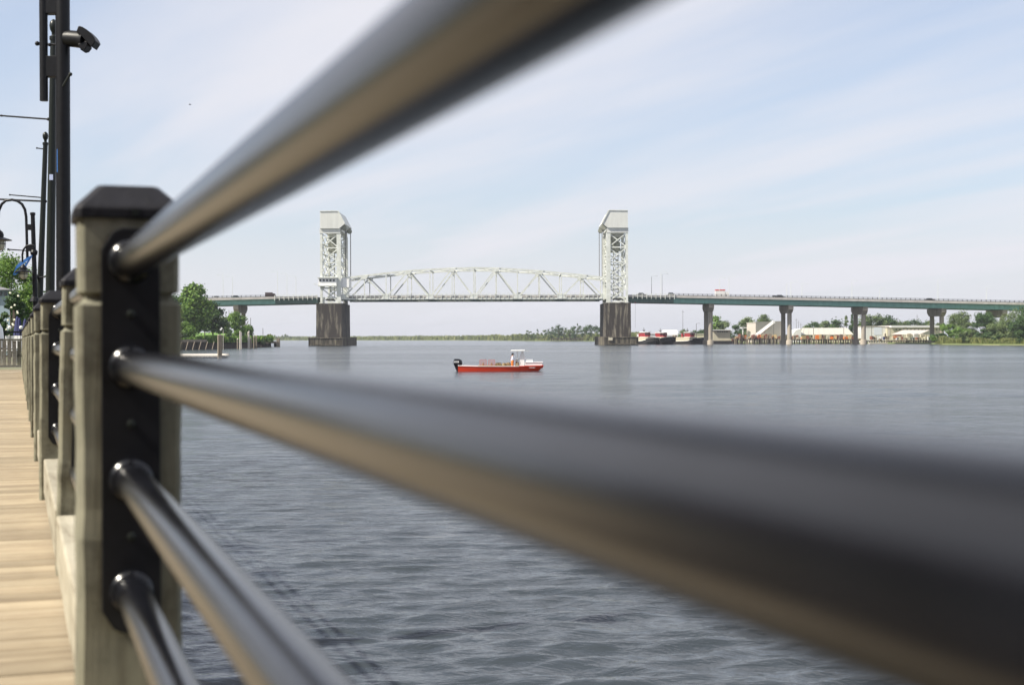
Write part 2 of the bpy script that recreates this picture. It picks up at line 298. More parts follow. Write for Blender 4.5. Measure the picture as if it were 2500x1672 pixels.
def build_river():
    r = [7.0]
    while r[-1] < 7000: r.append(r[-1] * (1.0043 + 0.022 * min(1, max(0, (math.log(r[-1]) - 3.4) / 3.2)) ** 1.3))
    r = np.array(r)
    a = np.concatenate([np.linspace(-80, -27, 14)[:-1], np.linspace(-27, 25, 480), np.linspace(25, 80, 14)[1:]]) * math.pi / 180
    RR, AA = np.meshgrid(r, a, indexing='ij'); X = RR * np.sin(AA); Y = RR * np.cos(AA)
    dr = np.gradient(r)[:, None]; da = np.gradient(a)[None, :] * RR; cell = np.maximum(dr, da * 0.6)
    H = np.zeros_like(X); full = 0; kept = np.zeros_like(X)
    for k in range(72):
        lam = 0.15 * (0.85 / 0.15) ** (RNG.random() ** 0.8); th = math.pi / 2 + R(10) + RNG.normal(0, 0.34)
        sl = 0.044 * (lam / 0.7) ** 0.10 * (0.6 + 0.8 * RNG.random()); amp = sl * lam / (2 * math.pi)
        w = np.clip((lam / cell - 2.2) / 2.2, 0, 1)
        ph = (X * math.cos(th) + Y * math.sin(th)) * 2 * math.pi / lam + RNG.random() * 6.283
        H += amp * w * (np.sin(ph) + 0.10 * np.sin(2 * ph + 1.5)); full += sl * sl; kept += sl * sl * w * w
    for k in range(36):
        lam = 1.1 * (9.0 / 1.1) ** RNG.random(); th = math.pi / 2 + R(8) + RNG.normal(0, 0.45); sl = 0.013 * (0.6 + 0.8 * RNG.random()); amp = sl * lam / (2 * math.pi)
        w = np.clip((lam / cell - 2.2) / 2.2, 0, 1); w = w * np.clip((RR - 12) / 50, 0.12, 1.0)
        H += amp * w * np.sin((X * math.cos(th) + Y * math.sin(th)) * 2 * math.pi / lam + RNG.random() * 6.283)
    gm = 0.75 + 0.35 * np.sin(X * 0.11 + 1.3 * np.sin(Y * 0.05)) * np.sin(Y * 0.16 + X * 0.03)
    # wake fanning out behind the skiff, right of it in the photograph
    H *= gm
    loss = np.sqrt(np.clip(1 - kept / full, 0, 1))
    nr, na = X.shape; V = np.stack([X, Y, H], -1).reshape(-1, 3)
    i = np.arange(nr - 1)[:, None] * na + np.arange(na - 1)[None, :]
    Q = np.stack([i, i + 1, i + na + 1, i + na], -1).reshape(-1, 4)[:, ::-1]
    # flat water round the rest of the horizon, behind and beside the grid
    base = len(V); aa = np.linspace(80, 280, 21) * math.pi / 180
    ex = np.array([[q * math.sin(t), q * math.cos(t), 0] for t in aa for q in (7.0, 6900.0)]); inner = np.array([[0, 0, 0]])
    V = np.concatenate([V, ex]); Q2 = [[base + 2*k, base + 2*k + 1, base + 2*k + 3, base + 2*k + 2] for k in range(20)]
    Q = np.concatenate([Q, np.array(Q2)[:, ::-1]])
    me = fast_mesh('river', V, Q, water_material())
    for p in me.polygons: p.use_smooth = True
    at_ = me.attributes.new('smooth_loss', 'FLOAT', 'POINT'); at_.data.foreach_set('value', np.concatenate([loss.ravel(), np.ones(len(ex))]).astype(np.float32))
    o = bpy.data.objects.new('river', me); COL.objects.link(o); struct(o)
    bed = MB(); bed.add([(-7200,-7200,-4),(7200,-7200,-4),(7200,7200,-4),(-7200,7200,-4)], [(0,1,2,3)]); struct(bed.build('river_bed', M['earth']))
build_river()

# ------------------------------------------------------------------ land
def land(name, pts, z, matl, depth=4.5):
    mb = MB(); mb.prism([(x, y, z) for x, y in pts], (0, 0, -depth)); return struct(mb.build(name, matl))
def UX(u, Y): x = at(u, 826, Y).x; return (x, Y)
land('far_marsh_land', [UX(-400, 2600), UX(640, 2600), UX(700, 2500), UX(900, 2250), UX(1150, 1950), UX(1250, 1600), UX(1300, 1480), UX(1480, 1300), UX(1560, 1000), UX(1600, 760), UX(1690, 715), UX(1900, 700), UX(2120, 690), UX(2285, 640), UX(2300, 585), UX(2420, 545), UX(2520, 520), UX(3200, 380), UX(6000, 500), UX(4200, 6000), UX(-2500, 6000)], 0.55, M['marsh'])
TH = R(19.18); D = Vector((-math.sin(TH), math.cos(TH), 0)); NN = Vector((math.cos(TH), math.sin(TH), 0))
def W(s, t, z=0.0): return D * s + NN * t + Vector((0, 0, EYE + z))
DECK = -0.814
near = [tuple(W(41.5, 0.6)[:2]), UX(300, 300), UX(430, 424), UX(540, 472), UX(640, 560), UX(660, 640), UX(560, 720), UX(430, 2600), UX(-2000, 2600), (-900, 30), tuple(W(-30, -30)[:2]), tuple(W(-30, -3.4)[:2]), tuple(W(41.5, -3.4)[:2])]
land('left_bank_land', near, EYE + DECK - 0.25, M['earth'])

HZ = MB(); HZ.span(-7300, 7300, -7300, 7300, -6, 66)
def haze():
    m, nt, N, L, P = newmat('haze'); N.remove(P); v = N.new('ShaderNodeVolumePrincipled'); v.inputs['Color'].default_value = (0.86, 0.90, 1.0, 1); v.inputs['Density'].default_value = 0.00010; v.inputs['Anisotropy'].default_value = 0.3
    L.new(v.outputs[0], N['Material Output'].inputs['Volume']); o = HZ.build('haze', m, None, kind='stuff'); tag(o, 'thin pale haze over the river and the far banks', 'haze')
haze()
# ------------------------------------------------------------------ trees
def crown_arrays(w, h, n, leaf, lobes, rough=0.5, cone=0.0, seed=0):
    lobes = int(lobes * 1.6)
    g = np.random.default_rng(seed); C = []; Rd = []
    for k in range(lobes):
        t = g.random(); ang = g.random() * 6.283; zz = -0.5 + t
        prof = math.sqrt(max(0.05, 1 - (2 * zz) ** 2)) if not cone else (1.02 - t) 
        rr = prof * (0.2 + 0.62 * g.random())
        C.append((math.cos(ang) * rr * w / 2, math.sin(ang) * rr * w / 2, zz * h * 0.8)); Rd.append((0.075 + 0.135 * g.random()) * min(w, h) * (1 - 0.45 * cone * t))
    C = np.array(C); Rd = np.array(Rd); li = g.integers(0, lobes, n)
    d = g.normal(size=(n, 3)); d /= np.linalg.norm(d, axis=1)[:, None]; rad = Rd[li] * (0.35 + 0.75 * g.random(n) ** 0.6)
    stretch = 1 + np.clip(0.3 * g.normal(size=n), -0.6, 0.42)
    Pn = C[li] + d * (rad * stretch)[:, None] * np.array([1, 1, 0.8])
    nrm = d + g.normal(size=(n, 3)) * rough + np.array([0, 0, 0.35]); nrm /= np.linalg.norm(nrm, axis=1)[:, None]
    a = np.cross(nrm, g.normal(size=(n, 3))); a /= np.linalg.norm(a, axis=1)[:, None]; b = np.cross(nrm, a)
    s = leaf * (0.5 + 0.9 * g.random(n))[:, None]; a *= s; b *= s * 0.75
    V = np.stack([Pn - a, Pn - b * 0.9 + a * 0.1, Pn + a, Pn + b], 1).reshape(-1, 3); Q = np.arange(n * 4).reshape(-1, 4)
    return V, Q, C
def tree(u, vtop, vbase, wpx, Y, leafm, label, n=1800, lobes=14, group=None, name='broadleaf_tree', cone=0.0, cat='tree', trunkfrac=0.25, leaf=None, seed=None, lean=0):
    pb = at(u, vbase, Y); h = at(u, vtop, Y).z - pb.z; w = 1.3 * wpx * Y / F; seed = seed if seed is not None else abs(int(u * 7 + vtop))
    ch = h * (1 - trunkfrac); t = thing(name, pb, label, cat, group)
    leaf = (leaf or max(1.5 * Y / F, 0.055 * min(w, ch))) * 0.62; n = int(n * 2.1)
    V, Q, C = crown_arrays(w, ch, n, leaf, lobes, cone=cone, seed=seed); zc = h - ch / 2; V = V + np.array([0, 0, zc])
    me = fast_mesh('crown', V, Q, leafm); o = bpy.data.objects.new('crown', me); COL.objects.link(o); o.parent = t
    mb = MB(); tr = max(0.12, 0.022 * h); mb.tube([(0, 0, -0.5), (0, 0, h * trunkfrac), (0.1, 0, h * 0.6), (0, 0.1, h * 0.85)], [tr, tr * 0.8, tr * 0.5, tr * 0.15], 7)
    g = random.Random(seed)
    for k in range(min(7, lobes)):
        c = C[g.randrange(len(C))]; mb.tube([(0, 0, h * (trunkfrac + 0.1 * g.random())), (c[0] * 0.5, c[1] * 0.5, zc + c[2] * 0.7), (c[0], c[1], zc + c[2])], [tr * 0.45, tr * 0.25, tr * 0.1], 5)
    mb.v = [(x + pb.x, y + pb.y, z + pb.z) for x, y, z in mb.v]
    mb.build('trunk', M['bark'], t); return t
# left bank beyond the railing post
tree(474, 686, 845, 68, 455, M['leafA'], 'tallest bright green tree on the left bank beside the wooden post', 10000, 40, trunkfrac=0.2, seed=5)
tree(520, 738, 838, 56, 470, M['leafB'], 'dark green spreading tree right of the tallest bank tree', 5200, 24, trunkfrac=0.26)
tree(446, 785, 848, 56, 440, M['leafA'], 'low rounded tree in front of the tallest bank tree, next to the post', 3600, 16, trunkfrac=0.08)
tree(500, 768, 836, 60, 476, M['leafB'], 'shaded tree behind the lawn on the left bank', 3000, 14, trunkfrac=0.42)
tree(577, 760, 845, 44, 500, M['leafA'], 'pointed bright tree below the left bridge pier', 4200, 18, trunkfrac=0.08)
tree(542, 772, 842, 46, 520, M['leafC'], 'pale green bush between the dark tree and the pointed tree', 2200, 12, trunkfrac=0.1)
tree(552, 800, 848, 52, 490, M['leafB'], 'low dark shrub at the foot of the pointed tree', 2200, 10, trunkfrac=0.05)
tree(604, 790, 846, 50, 520, M['leafA'], 'round shrub at the riverside end of the left bank trees', 2600, 12, trunkfrac=0.05)
tree(640, 818, 845, 44, 545, M['leafC'], 'low olive scrub beside the old pier platform', 1200, 9, trunkfrac=0.05)
tree(420, 720, 850, 90, 480, M['leafB'], 'tree hidden half behind the big railing post', 2600, 14)
# trees behind the boardwalk lamps
tree(20, 618, 860, 130, 130, M['leafA'], 'large leafy tree behind the hanging lanterns, cut by the left edge', 6500, 26, trunkfrac=0.15, leaf=0.16)
tree(75, 690, 872, 90, 105, M['leafA'], 'bright green tree behind the blue ribbon lantern', 5200, 20, trunkfrac=0.08, leaf=0.12)
mg = tree(32, 700, 878, 56, 84, M['leafB'], 'dark magnolia with pale blossoms left of the railing posts', 4200, 18, trunkfrac=0.06, leaf=0.10)
bl = MB(); g = random.Random(3)
for k in range(16):
    b = at(15 + 34 * g.random(), 712 + 110 * g.random(), 82.8 + g.random()); bl.ball(b, 0.07, 6, 5)
bl.build('blossom', M['blossom'], mg)
tree(2, 745, 880, 40, 78, M['leafB'], 'low dark shrub at the left edge under the magnolia', 2600, 12, trunkfrac=0.05, leaf=0.10)
tree(-90, 600, 880, 160, 120, M['leafA'], 'leafy tree further left along the bank', 3000, 16, leaf=0.2)
tree(190, 700, 868, 170, 190, M['leafA'], 'tree standing behind the first railing post', 3000, 18, leaf=0.25)
tree(330, 705, 860, 150, 300, M['leafB'], 'tree on the bank hidden behind the first railing post', 2200, 16)
# far left horizon clumps
for i, (u, vt, w) in enumerate([(676, 817, 26), (694, 815, 22), (712, 820, 24), (728, 821, 20)]):
    tree(u, vt, 826.5, w, 2450, M['leafC'], ['far hazy tree clump nearest the old pier platform', 'tallest of the far hazy tree clumps left of the bridge', 'third far hazy clump left of the bridge', 'low far clump nearest the left bridge fender'][i], 380, 7, group='far tree clumps left of the bridge', trunkfrac=0.02)
# grove between the lift span piers
grove = [(1290, 808, 22, 'C'), (1312, 812, 26, 'C'), (1331, 806, 24, 'C'), (1347, 799, 22, 'B'), (1363, 794, 24, 'B'), (1377, 800, 22, 'B'), (1392, 802, 20, 'C'), (1402, 797, 20, 'B'), (1414, 796, 24, 'B'), (1428, 800, 22, 'B'), (1441, 794, 26, 'B'), (1456, 798, 24, 'B'), (1470, 800, 22, 'B')]
for i, (u, vt, w, k) in enumerate(grove):
    tree(u, vt - 2, 829, w * 1.5, 1340 + 30 * (i % 3), M['leaf' + k], 'distant tree in the grove under the lift span, %s' % ['first from the left, low and pale', 'second from the left, low', 'third from the left, pale', 'fourth from the left, darker', 'left peak of the grove', 'just right of the left peak', 'low one in the dip', 'at the right of the dip', 'middle of the dark part', 'right of the middle', 'right peak of the grove', 'beside the right pier', 'half behind the right pier'][i], 560, 9, group='grove under the lift span', trunkfrac=0.05)
for i, (u, vt) in enumerate([(1312, 803), (1364, 789), (1410, 788)]):
    tree(u, vt, 815, 7, 1330, M['leafB'], ['thin crooked treetop at the left of the grove', 'thin treetop over the left peak of the grove', 'thin treetop over the middle of the grove'][i], 120, 7, group='thin treetops in the grove', trunkfrac=0.3, cone=1, name='slender_tree')
# right bank trees
rb = [(1672, 803, 30, 780, 'C'), (1698, 806, 30, 790, 'B'), (1714, 805, 26, 780, 'B'), (1754, 770, 40, 800, 'A'), (1768, 785, 30, 790, 'C'), (1797, 795, 34, 780, 'B'), (1822, 776, 32, 800, 'C'), (1866, 766, 25, 830, 'C'), (1990, 786, 26, 790, 'B'), (1972, 795, 26, 800, 'C'), (2018, 783, 30, 790, 'C'), (2042, 781, 32, 780, 'B'), (2066, 764, 22, 760, 'C'), (2080, 762, 22, 750, 'B'), (2088, 790, 34, 745, 'B'),
      (2118, 772, 44, 800, 'C'), (2142, 770, 44, 800, 'C'), (2168, 775, 40, 800, 'B'), (2190, 782, 34, 800, 'C'), (2212, 784, 36, 800, 'C'), (2232, 782, 36, 780, 'B'), (2258, 784, 36, 780, 'B'), (2278, 782, 30, 760, 'C')]
names = ['behind the leftmost tug', 'behind the third tug', 'left of the first approach pier', 'tall loose tree right of the first approach pier', 'thin tree beside the pilot house roof', 'dark tree left of the grey warehouse', 'bright tree at the corner of the grey warehouse', 'round crown above the grey warehouse roof', 'small dark tree above the long pale roof', 'low tree at the left end of the long pale roof', 'mid tree above the long pale roof', 'dark tree above the right part of the long roof', 'pointed tree left of the tallest pointed one', 'tallest pointed tree beside the third approach pier', 'bushy tree at the right end of the long roof',
         'leafy tree right of the third approach pier', 'rounded leafy tree above the white shed', 'dark tree above the white shed door', 'low tree above the cream warehouse', 'pale tree above the middle of the cream warehouse', 'dark round tree left of the power mast', 'dark tree right of the power mast', 'tree between the fourth approach pier columns']
for i, (u, vt, w, Y, k) in enumerate(rb):
    pointed = i in (12, 13)
    tree(u, vt - (0 if i in (12, 13, 7) else 2), 834, w * (1.0 if i in (12, 13) else 1.3), Y, M['leaf' + k], names[i] if ' tree' in names[i] or 'crown' in names[i] else 'tree ' + names[i], 1500, 14, group='trees behind the far docks', trunkfrac=0.04 if i != 7 else 0.35, cone=1 if pointed else 0)
rc = [(2315, 790, 842, 50, 610, 'A'), (2335, 800, 842, 46, 590, 'A'), (2338, 757, 820, 30, 625, 'C'), (2362, 784, 840, 36, 600, 'C'), (2400, 765, 838, 48, 585, 'B'), (2408, 760, 800, 22, 590, 'B'), (2435, 782, 838, 40, 560, 'C'), (2418, 800, 842, 44, 560, 'B'), (2462, 780, 838, 40, 555, 'C'), (2478, 752, 838, 40, 600, 'C'), (2497, 745, 842, 42, 540, 'B'), (2510, 770, 846, 60, 530, 'B'), (2372, 806, 842, 50, 570, 'C'), (2300, 812, 842, 34, 620, 'B'), (2560, 740, 848, 90, 540, 'B')]
nm = ['bright bushy tree right of the fourth approach pier', 'lower bright bush in front of it, by the reeds', 'crooked pine top rising above the bright bushes', 'thin pale tree left of the dark round one', 'dark round tree in the middle of the right bank', 'ragged top over the dark round tree', 'pale tree under the fifth approach pier', 'low dark bush under the dark round tree', 'pale tree right of the fifth pier columns', 'tall pale tree touching the green girder end', 'tallest dark tree at the right edge', 'low dark tree cut by the right edge', 'low pale bush above the reeds', 'small dark bush at the foot of the fourth pier', 'tree beyond the right edge']
for i, (u, vt, vb, w, Y, k) in enumerate(rc):
    tree(u, vt, vb, w * 1.75, Y, M['leaf' + k], nm[i], 3200, 16, group='trees on the right bank', trunkfrac=0.06, leaf=0.42)

# reeds and marsh grass
def reeds(name, pts, n, hh, wid, matl, zb=0.4):
    g = RNG; P0 = []
    for k in range(n):
        a, b = pts[g.integers(0, len(pts) - 1)], None
    seg = g.integers(0, len(pts) - 1, n); t = g.random(n); A = np.array(pts)
    base = A[seg, :2] * (1 - t)[:, None] + A[seg + 1, :2] * t[:, None]; dep = (A[seg, 2] * (1 - t) + A[seg + 1, 2] * t) * g.random(n) ** 1.2
    dirn = base / np.linalg.norm(base, axis=1)[:, None]; base = base + dirn * dep[:, None]
    patch = 0.85 + (0.4 if hh < 5 else 0.12) * np.sin(base[:, 0] * 0.21) * np.sin(base[:, 0] * 0.047 + 2) + 0.25 * np.sin(base[:, 0] * 0.9)
    h = hh * (0.55 + 0.6 * g.random(n)) * patch; w = wid * (0.5 + g.random(n)); an = g.random(n) * 3.14
    dx = np.cos(an) * w; dy = np.sin(an) * w; lx = g.normal(0, 0.16, n) * h; z0 = np.full(n, zb)
    V = np.stack([np.stack([base[:, 0]-dx, base[:, 1]-dy, z0], 1), np.stack([base[:, 0]+dx, base[:, 1]+dy, z0], 1), np.stack([base[:, 0]+lx+dx*0.25, base[:, 1]+dy*0.25, z0+h], 1), np.stack([base[:, 0]+lx-dx*0.25, base[:, 1]-dy*0.25, z0+h*0.9], 1)], 1).reshape(-1, 3)
    me = fast_mesh(name, V, np.arange(n * 4).reshape(-1, 4), matl); o = bpy.data.objects.new(name, me); COL.objects.link(o); o['kind'] = 'stuff'; return o
o = reeds('marsh_grass', [(*UX(640, 2600), 500), (*UX(900, 2252), 600), (*UX(1150, 1953), 700), (*UX(1250, 1603), 600), (*UX(1300, 1483), 500), (*UX(1480, 1303), 300), (*UX(1560, 1003), 200)], 60000, 6.0, 1.3, M['reed']); tag(o, 'pale green marsh grass along the far shore under the lift span', 'marsh grass')
o = reeds('reed_bed', [(*UX(2285, 641), 14), (*UX(2300, 586), 16), (*UX(2350, 572), 18), (*UX(2420, 547), 18), (*UX(2520, 522), 20), (*UX(2700, 480), 20)], 26000, 2.9, 0.35, M['reed']); tag(o, 'reeds lining the right bank at the water', 'reeds')
o = reeds('bank_scrub', [(*UX(430, 421), 8), (*UX(560, 470), 8), (*UX(665, 568), 20)], 14000, 1.7, 0.4, M['leafA'], 2.0); tag(o, 'low green scrub above the left bulkhead', 'scrub')
sp = MB(); sp.add([(*UX(2398, 549), 0.0), (*UX(2440, 536), 0.0), (*UX(2440, 560), 0.62), (*UX(2395, 575), 0.62)], [(0, 1, 2, 3)]); struct(sp.build('sandy_beach', M['sand']))
mud = MB(); mud.add([(*UX(2285, 637), -0.1), (*UX(2300, 582), -0.1), (*UX(2400, 548), -0.1), (*UX(2700, 470), -0.1), (*UX(2700, 482), 0.57), (*UX(2400, 560), 0.57), (*UX(2300, 594), 0.57), (*UX(2287, 650), 0.57)], [(0,1,6,7),(1,2,5,6),(2,3,4,5)]); struct(mud.build('mud_bank', M['earth']))
# lawn slope on the left bank
a, b, c, d_ = at(470, 838, 447), at(560, 838, 480), at(560, 812, 520), at(455, 812, 520)
lw = MB(); lw.prism([(a.x, a.y, 2.45), (b.x, b.y, 2.45), (c.x, c.y, c.z), (d_.x, d_.y, d_.z)], (0, 3, -2.4)); struct(lw.build('lawn', M['lawn']))

# ------------------------------------------------------------------ the bridge
BY = 637.0; FAR = BY + 24.0; PXM = F / BY
bz = lambda v, u=1160: zat(u, v, BY)
bridge = thing('lift_bridge', (0, BY, 0), 'vertical lift bridge with two pale steel towers and a long green approach', 'bridge')
def deckz(u):                 # height of the road surface along the bridge
    if 837 <= u <= 1475: return bz(725)
    if u < 837: return bz(725) - max(0, (770 - u)) * 0.0040 * 2.6
    return bz(725) - max(0, (u - 1500)) * 0.00424
Xb = lambda u: xat(u, BY)
# lift span
bot = bz(728.5); ztops = {837: 679, 890: 673, 943: 667, 996: 661.5, 1050: 658, 1104: 655.5, 1157: 654.5, 1211: 655.5, 1264: 658.5, 1318: 662.5, 1371: 667.5, 1424: 673, 1475: 679}
us = sorted(ztops)
roadway = MB()
roadway.span(Xb(838), Xb(1476), BY + 1.0, FAR - 1.0, bot - 0.1, bot + 0.5)
span_o = roadway.build('lift_span', M['asphalt'], bridge, label='lift span roadway between the towers')
for side, y in ((0, BY), (1, FAR)):
    ch = MB()
    for i in range(len(us) - 1):
        ch.beam((Xb(us[i]), y, bz(ztops[us[i]])), (Xb(us[i+1]), y, bz(ztops[us[i+1]])), 0.6, 0.85)
    ch.build('top_chord', M['steel'], span_o)
    ch = MB(); ch.span(Xb(836), Xb(1476), y - 0.4, y + 0.4, bz(731), bz(727.4)); ch.build('bottom_chord', M['steel'], span_o)
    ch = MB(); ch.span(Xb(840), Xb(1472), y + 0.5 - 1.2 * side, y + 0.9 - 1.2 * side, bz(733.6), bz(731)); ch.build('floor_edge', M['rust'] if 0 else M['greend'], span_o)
    for i, u in enumerate(us):
        v = MB(); v.beam((Xb(u), y, bot), (Xb(u), y, bz(ztops[u])), 0.42, 0.5); v.build('vertical', M['steel'], span_o)
        if i < len(us) - 1:
            u2 = us[i+1]; g = MB()
            if i % 2 == 0: g.beam((Xb(u), y, bot + 0.3), (Xb(u2), y, bz(ztops[u2])), 0.65 if i in (0,) else 0.5, 0.6)
            else: g.beam((Xb(u), y, bz(ztops[u])), (Xb(u2), y, bot + 0.3), 0.65 if i == 11 else 0.5, 0.6)
            g.build('diagonal', M['steel'], span_o)
        if i % 2 == 0:
            gp = MB(); gp.prism([(Xb(u) - 2.2, y - 0.5, bot - 0.3), (Xb(u) + 2.2, y - 0.5, bot - 0.3), (Xb(u) + 1.0, y - 0.5, bot + 1.9), (Xb(u) - 1.0, y - 0.5, bot + 1.9)], (0, 1.0, 0)); gp.build('gusset_plate', M['steel'], span_o)
        else:
            gp = MB(); zt = bz(ztops[u]); gp.prism([(Xb(u) - 1.9, y - 0.5, zt + 0.3), (Xb(u) + 1.9, y - 0.5, zt + 0.3), (Xb(u) + 0.9, y - 0.5, zt - 1.5), (Xb(u) - 0.9, y - 0.5, zt - 1.5)], (0, 1.0, 0)); gp.build('gusset_plate', M['steel'], span_o)
for i, u in enumerate(us):     # struts and lateral bracing across the top
    zt = bz(ztops[u]); s = MB(); s.beam((Xb(u), BY + 0.3, zt), (Xb(u), FAR - 0.3, zt), 0.5, 0.6)
    if i % 2: s.beam((Xb(u), BY + 0.3, zt - 2.4), (Xb(u), FAR - 0.3, zt - 2.4), 0.3, 0.3); s.beam((Xb(u), BY + 0.4, zt - 2.4), (Xb(u), BY + 6, zt - 0.3), 0.25); s.beam((Xb(u), FAR - 0.4, zt - 2.4), (Xb(u), FAR - 6, zt - 0.3), 0.25)
    s.build('cross_strut', M['steel'], span_o)
    if i < len(us) - 1:
        z2 = bz(ztops[us[i+1]]); s = MB(); s.beam((Xb(u), BY + 0.4, zt), (Xb(us[i+1]), FAR - 0.4, z2), 0.25); s.beam((Xb(u), FAR - 0.4, zt - 0.1), (Xb(us[i+1]), BY + 0.4, z2 - 0.1), 0.25); s.build('lateral_bracing', M['steel'], span_o)
# railing with posts on span and approaches
def rail_run(u0, u1, vfun, step, mt, parent, near=BY - 0.5, hh=1.5, dark=True):
    r = MB(); n = int((u1 - u0) / step)
    for y in (near, FAR + 0.5):
        for k in range(n + 1):
            u = u0 + k * (u1 - u0) / n; z = vfun(u); r.span(Xb(u) - 0.12, Xb(u) + 0.12, y - 0.12, y + 0.12, z - 0.6, z + hh)
        for q in range(n):
            ua, ub = u0 + q * (u1-u0)/n, u0 + (q+1) * (u1-u0)/n
            for f in (1.0, 0.62, 0.28): r.beam((Xb(ua), y, vfun(ua) + hh * f), (Xb(ub), y, vfun(ub) + hh * f), 0.08, 0.1)
    o = r.build('railing', mt, parent); return o
rail_run(850, 1470, lambda u: bz(725), 10.8, M['steel'], span_o)
panel = MB(); panel.span(Xb(850), Xb(1470), BY + 2.5, BY + 2.8, bz(726.5), bz(720.5)); panel.span(Xb(850), Xb(1470), FAR - 2.8, FAR - 2.5, bz(726.5), bz(720.5)); panel.build('guard_rail', M['parapet'], span_o)
# towers
def tower(sgn, u_out, u_in, lab):
    "sgn +1: the span lies to the right of the tower"
    yN, yF = BY - 1.5, FAR + 0.5; xo, xi = Xb(u_out), Xb(u_in); ztop, zdeck, zb = bz(570), bz(731), bz(740)
    pl = MB(); a_, b_ = min(xo, xi) - 0.7, max(xo, xi) + 0.7
    pl.span(a_, b_, yN - 0.75, yF + 0.75, bz(563), bz(558.2)); pl.span(a_, b_, yN - 0.75, yN - 0.2, bz(570), bz(562.8)); pl.span(a_, b_, yF + 0.2, yF + 0.75, bz(570), bz(562.8))
    tw = pl.build('lift_tower', M['house'], bridge, label=lab)
    for y in (yN, yF):
        for x, w in ((xo, 1.0), (xi, 1.9)): lg = MB(); lg.span(x - w/2, x + w/2, y - 0.6, y + 0.6, zb, ztop); lg.build('tower_leg', M['steel'], tw)
    levels = [bz(570), bz(605), bz(641), bz(677), bz(703), bz(737)]
    for y, e in ((yN, -0.1), (yF, 0.1)):
        for k in range(5):
            if k == 3: 
                b = MB(); b.beam((xo, y, levels[k+1]), (xi, y, levels[k+1]), 0.5, 0.7); b.build('strut', M['steel'], tw)
            b = MB(); b.beam((xo, y + e, levels[k]), (xi, y + e, levels[k+1]), 0.42, 0.5); b.build('brace', M['steel'], tw)
            b = MB(); b.beam((xi, y - e, levels[k]), (xo, y - e, levels[k+1]), 0.42, 0.5); b.build('brace', M['steel'], tw)
            b = MB(); b.beam((xo, y, levels[k+1]), (xi, y, levels[k+1]), 0.45, 0.55); b.build('strut', M['steel'], tw)
    for x in (xo, xi):
        lat = MB(); nseg = 5; zz = [ztop + (zdeck + 7 - ztop) * q / nseg for q in range(nseg + 1)]
        for q in range(nseg):
            ym = (yN + yF) / 2
            lat.beam((x, yN, zz[q]), (x, ym, zz[q+1]), 0.28, 0.32); lat.beam((x, ym, zz[q]), (x, yN, zz[q+1]), 0.28, 0.32)
            lat.beam((x, ym, zz[q]), (x, yF, zz[q+1]), 0.28, 0.32); lat.beam((x, yF, zz[q]), (x, ym, zz[q+1]), 0.28, 0.32)
            lat.beam((x, yN, zz[q+1]), (x, yF, zz[q+1]), 0.45, 0.5)
        for q in range(26):   # lacing of the side columns
            za = ztop - q * 1.1; lat.beam((x - 0.5 * sgn, yN + 0.7, za), (x - 0.5 * sgn, yN + 2.6, za - 1.1), 0.12); lat.beam((x - 0.5 * sgn, yN + 2.6, za), (x - 0.5 * sgn, yN + 0.7, za - 1.1), 0.12)
        lat.build('side_bracing', M['steel'], tw)
    # counterweight, ladders and stair inside the tower
    xm = (xo + xi) / 2 + 0.6 * sgn
    cw = MB(); cw.span(xm - 2.1, xm + 2.1, yN + 5, yF - 5, bz(612), bz(578)); cw.build('counterweight', M['ctw'], tw)
    st = MB(); st.span(xm - 1.2, xm - 0.9, yN + 2.6, yN + 2.9, bz(735), bz(580)); st.span(xm + 0.9, xm + 1.2, yN + 2.6, yN + 2.9, bz(735), bz(580))
    nst = 26; zr = [bz(735) + (bz(606) - bz(735)) * q / nst for q in range(nst + 1)]
    for q in range(nst):
        s_ = 1 if q % 2 else -1; st.beam((xm - s_ * 1.1, yN + 3, zr[q]), (xm + s_ * 1.1, yN + 3, zr[q+1]), 0.9, 0.18)
    st.build('ladder_stair', M['ctw'], tw)
    cb = MB()
    for k in range(4): cb.tube([(xi + sgn * 2.6, yN + 2.0 + k * 0.5, bz(556)), (xi + sgn * 2.6, yN + 2.0 + k * 0.5, bz(678))], 0.11, 5); cb.tube([(xi + sgn * 2.6, yF - 2.0 - k * 0.5, bz(556)), (xi + sgn * 2.6, yF - 2.0 - k * 0.5, bz(678))], 0.11, 5)
    cb.build('lift_rope', M['rope'], tw)
    # machinery house
    mh = MB(); y0 = yN - 1.4; k = [(u_out - 2.2 * sgn, 558.3), (u_out - 2.2 * sgn, 516.8), (u_in - 0.8 * sgn, 516.2), (u_in + 15 * sgn, 547), (u_in + 1 * sgn, 558.3)]
    mh.prism([(Xb(u), y0, bz(v)) for u, v in k], (0, yF - yN + 2.8, 0)); ho = mh.build('machinery_house', M['house'], bridge, label='white machinery house on top of the %s tower' % ('left' if sgn > 0 else 'right'))
    ed = MB(); ed.beam((Xb(u_out - 2.4 * sgn), y0 - 0.08, bz(516.4)), (Xb(u_in - 0.8 * sgn), y0 - 0.08, bz(515.8)), 0.35, 0.35); ed.beam((Xb(u_in - 0.8 * sgn), y0 - 0.08, bz(516)), (Xb(u_in + 15.3 * sgn), y0 - 0.08, bz(547)), 0.4, 0.5); ed.build('eaves', M['steel'], ho)
    sv = MB(); xx = Xb(u_in + 10.5 * sgn); sv.tube([(xx, yN + 1, bz(555)), (xx, yN + 5, bz(555))], 1.2, 16); sv.tube([(xx, yF - 5, bz(555)), (xx, yF - 1, bz(555))], 1.2, 16); sv.build('sheave', M['ctw'], ho)
    # bearings and deck level frame
    fr = MB()
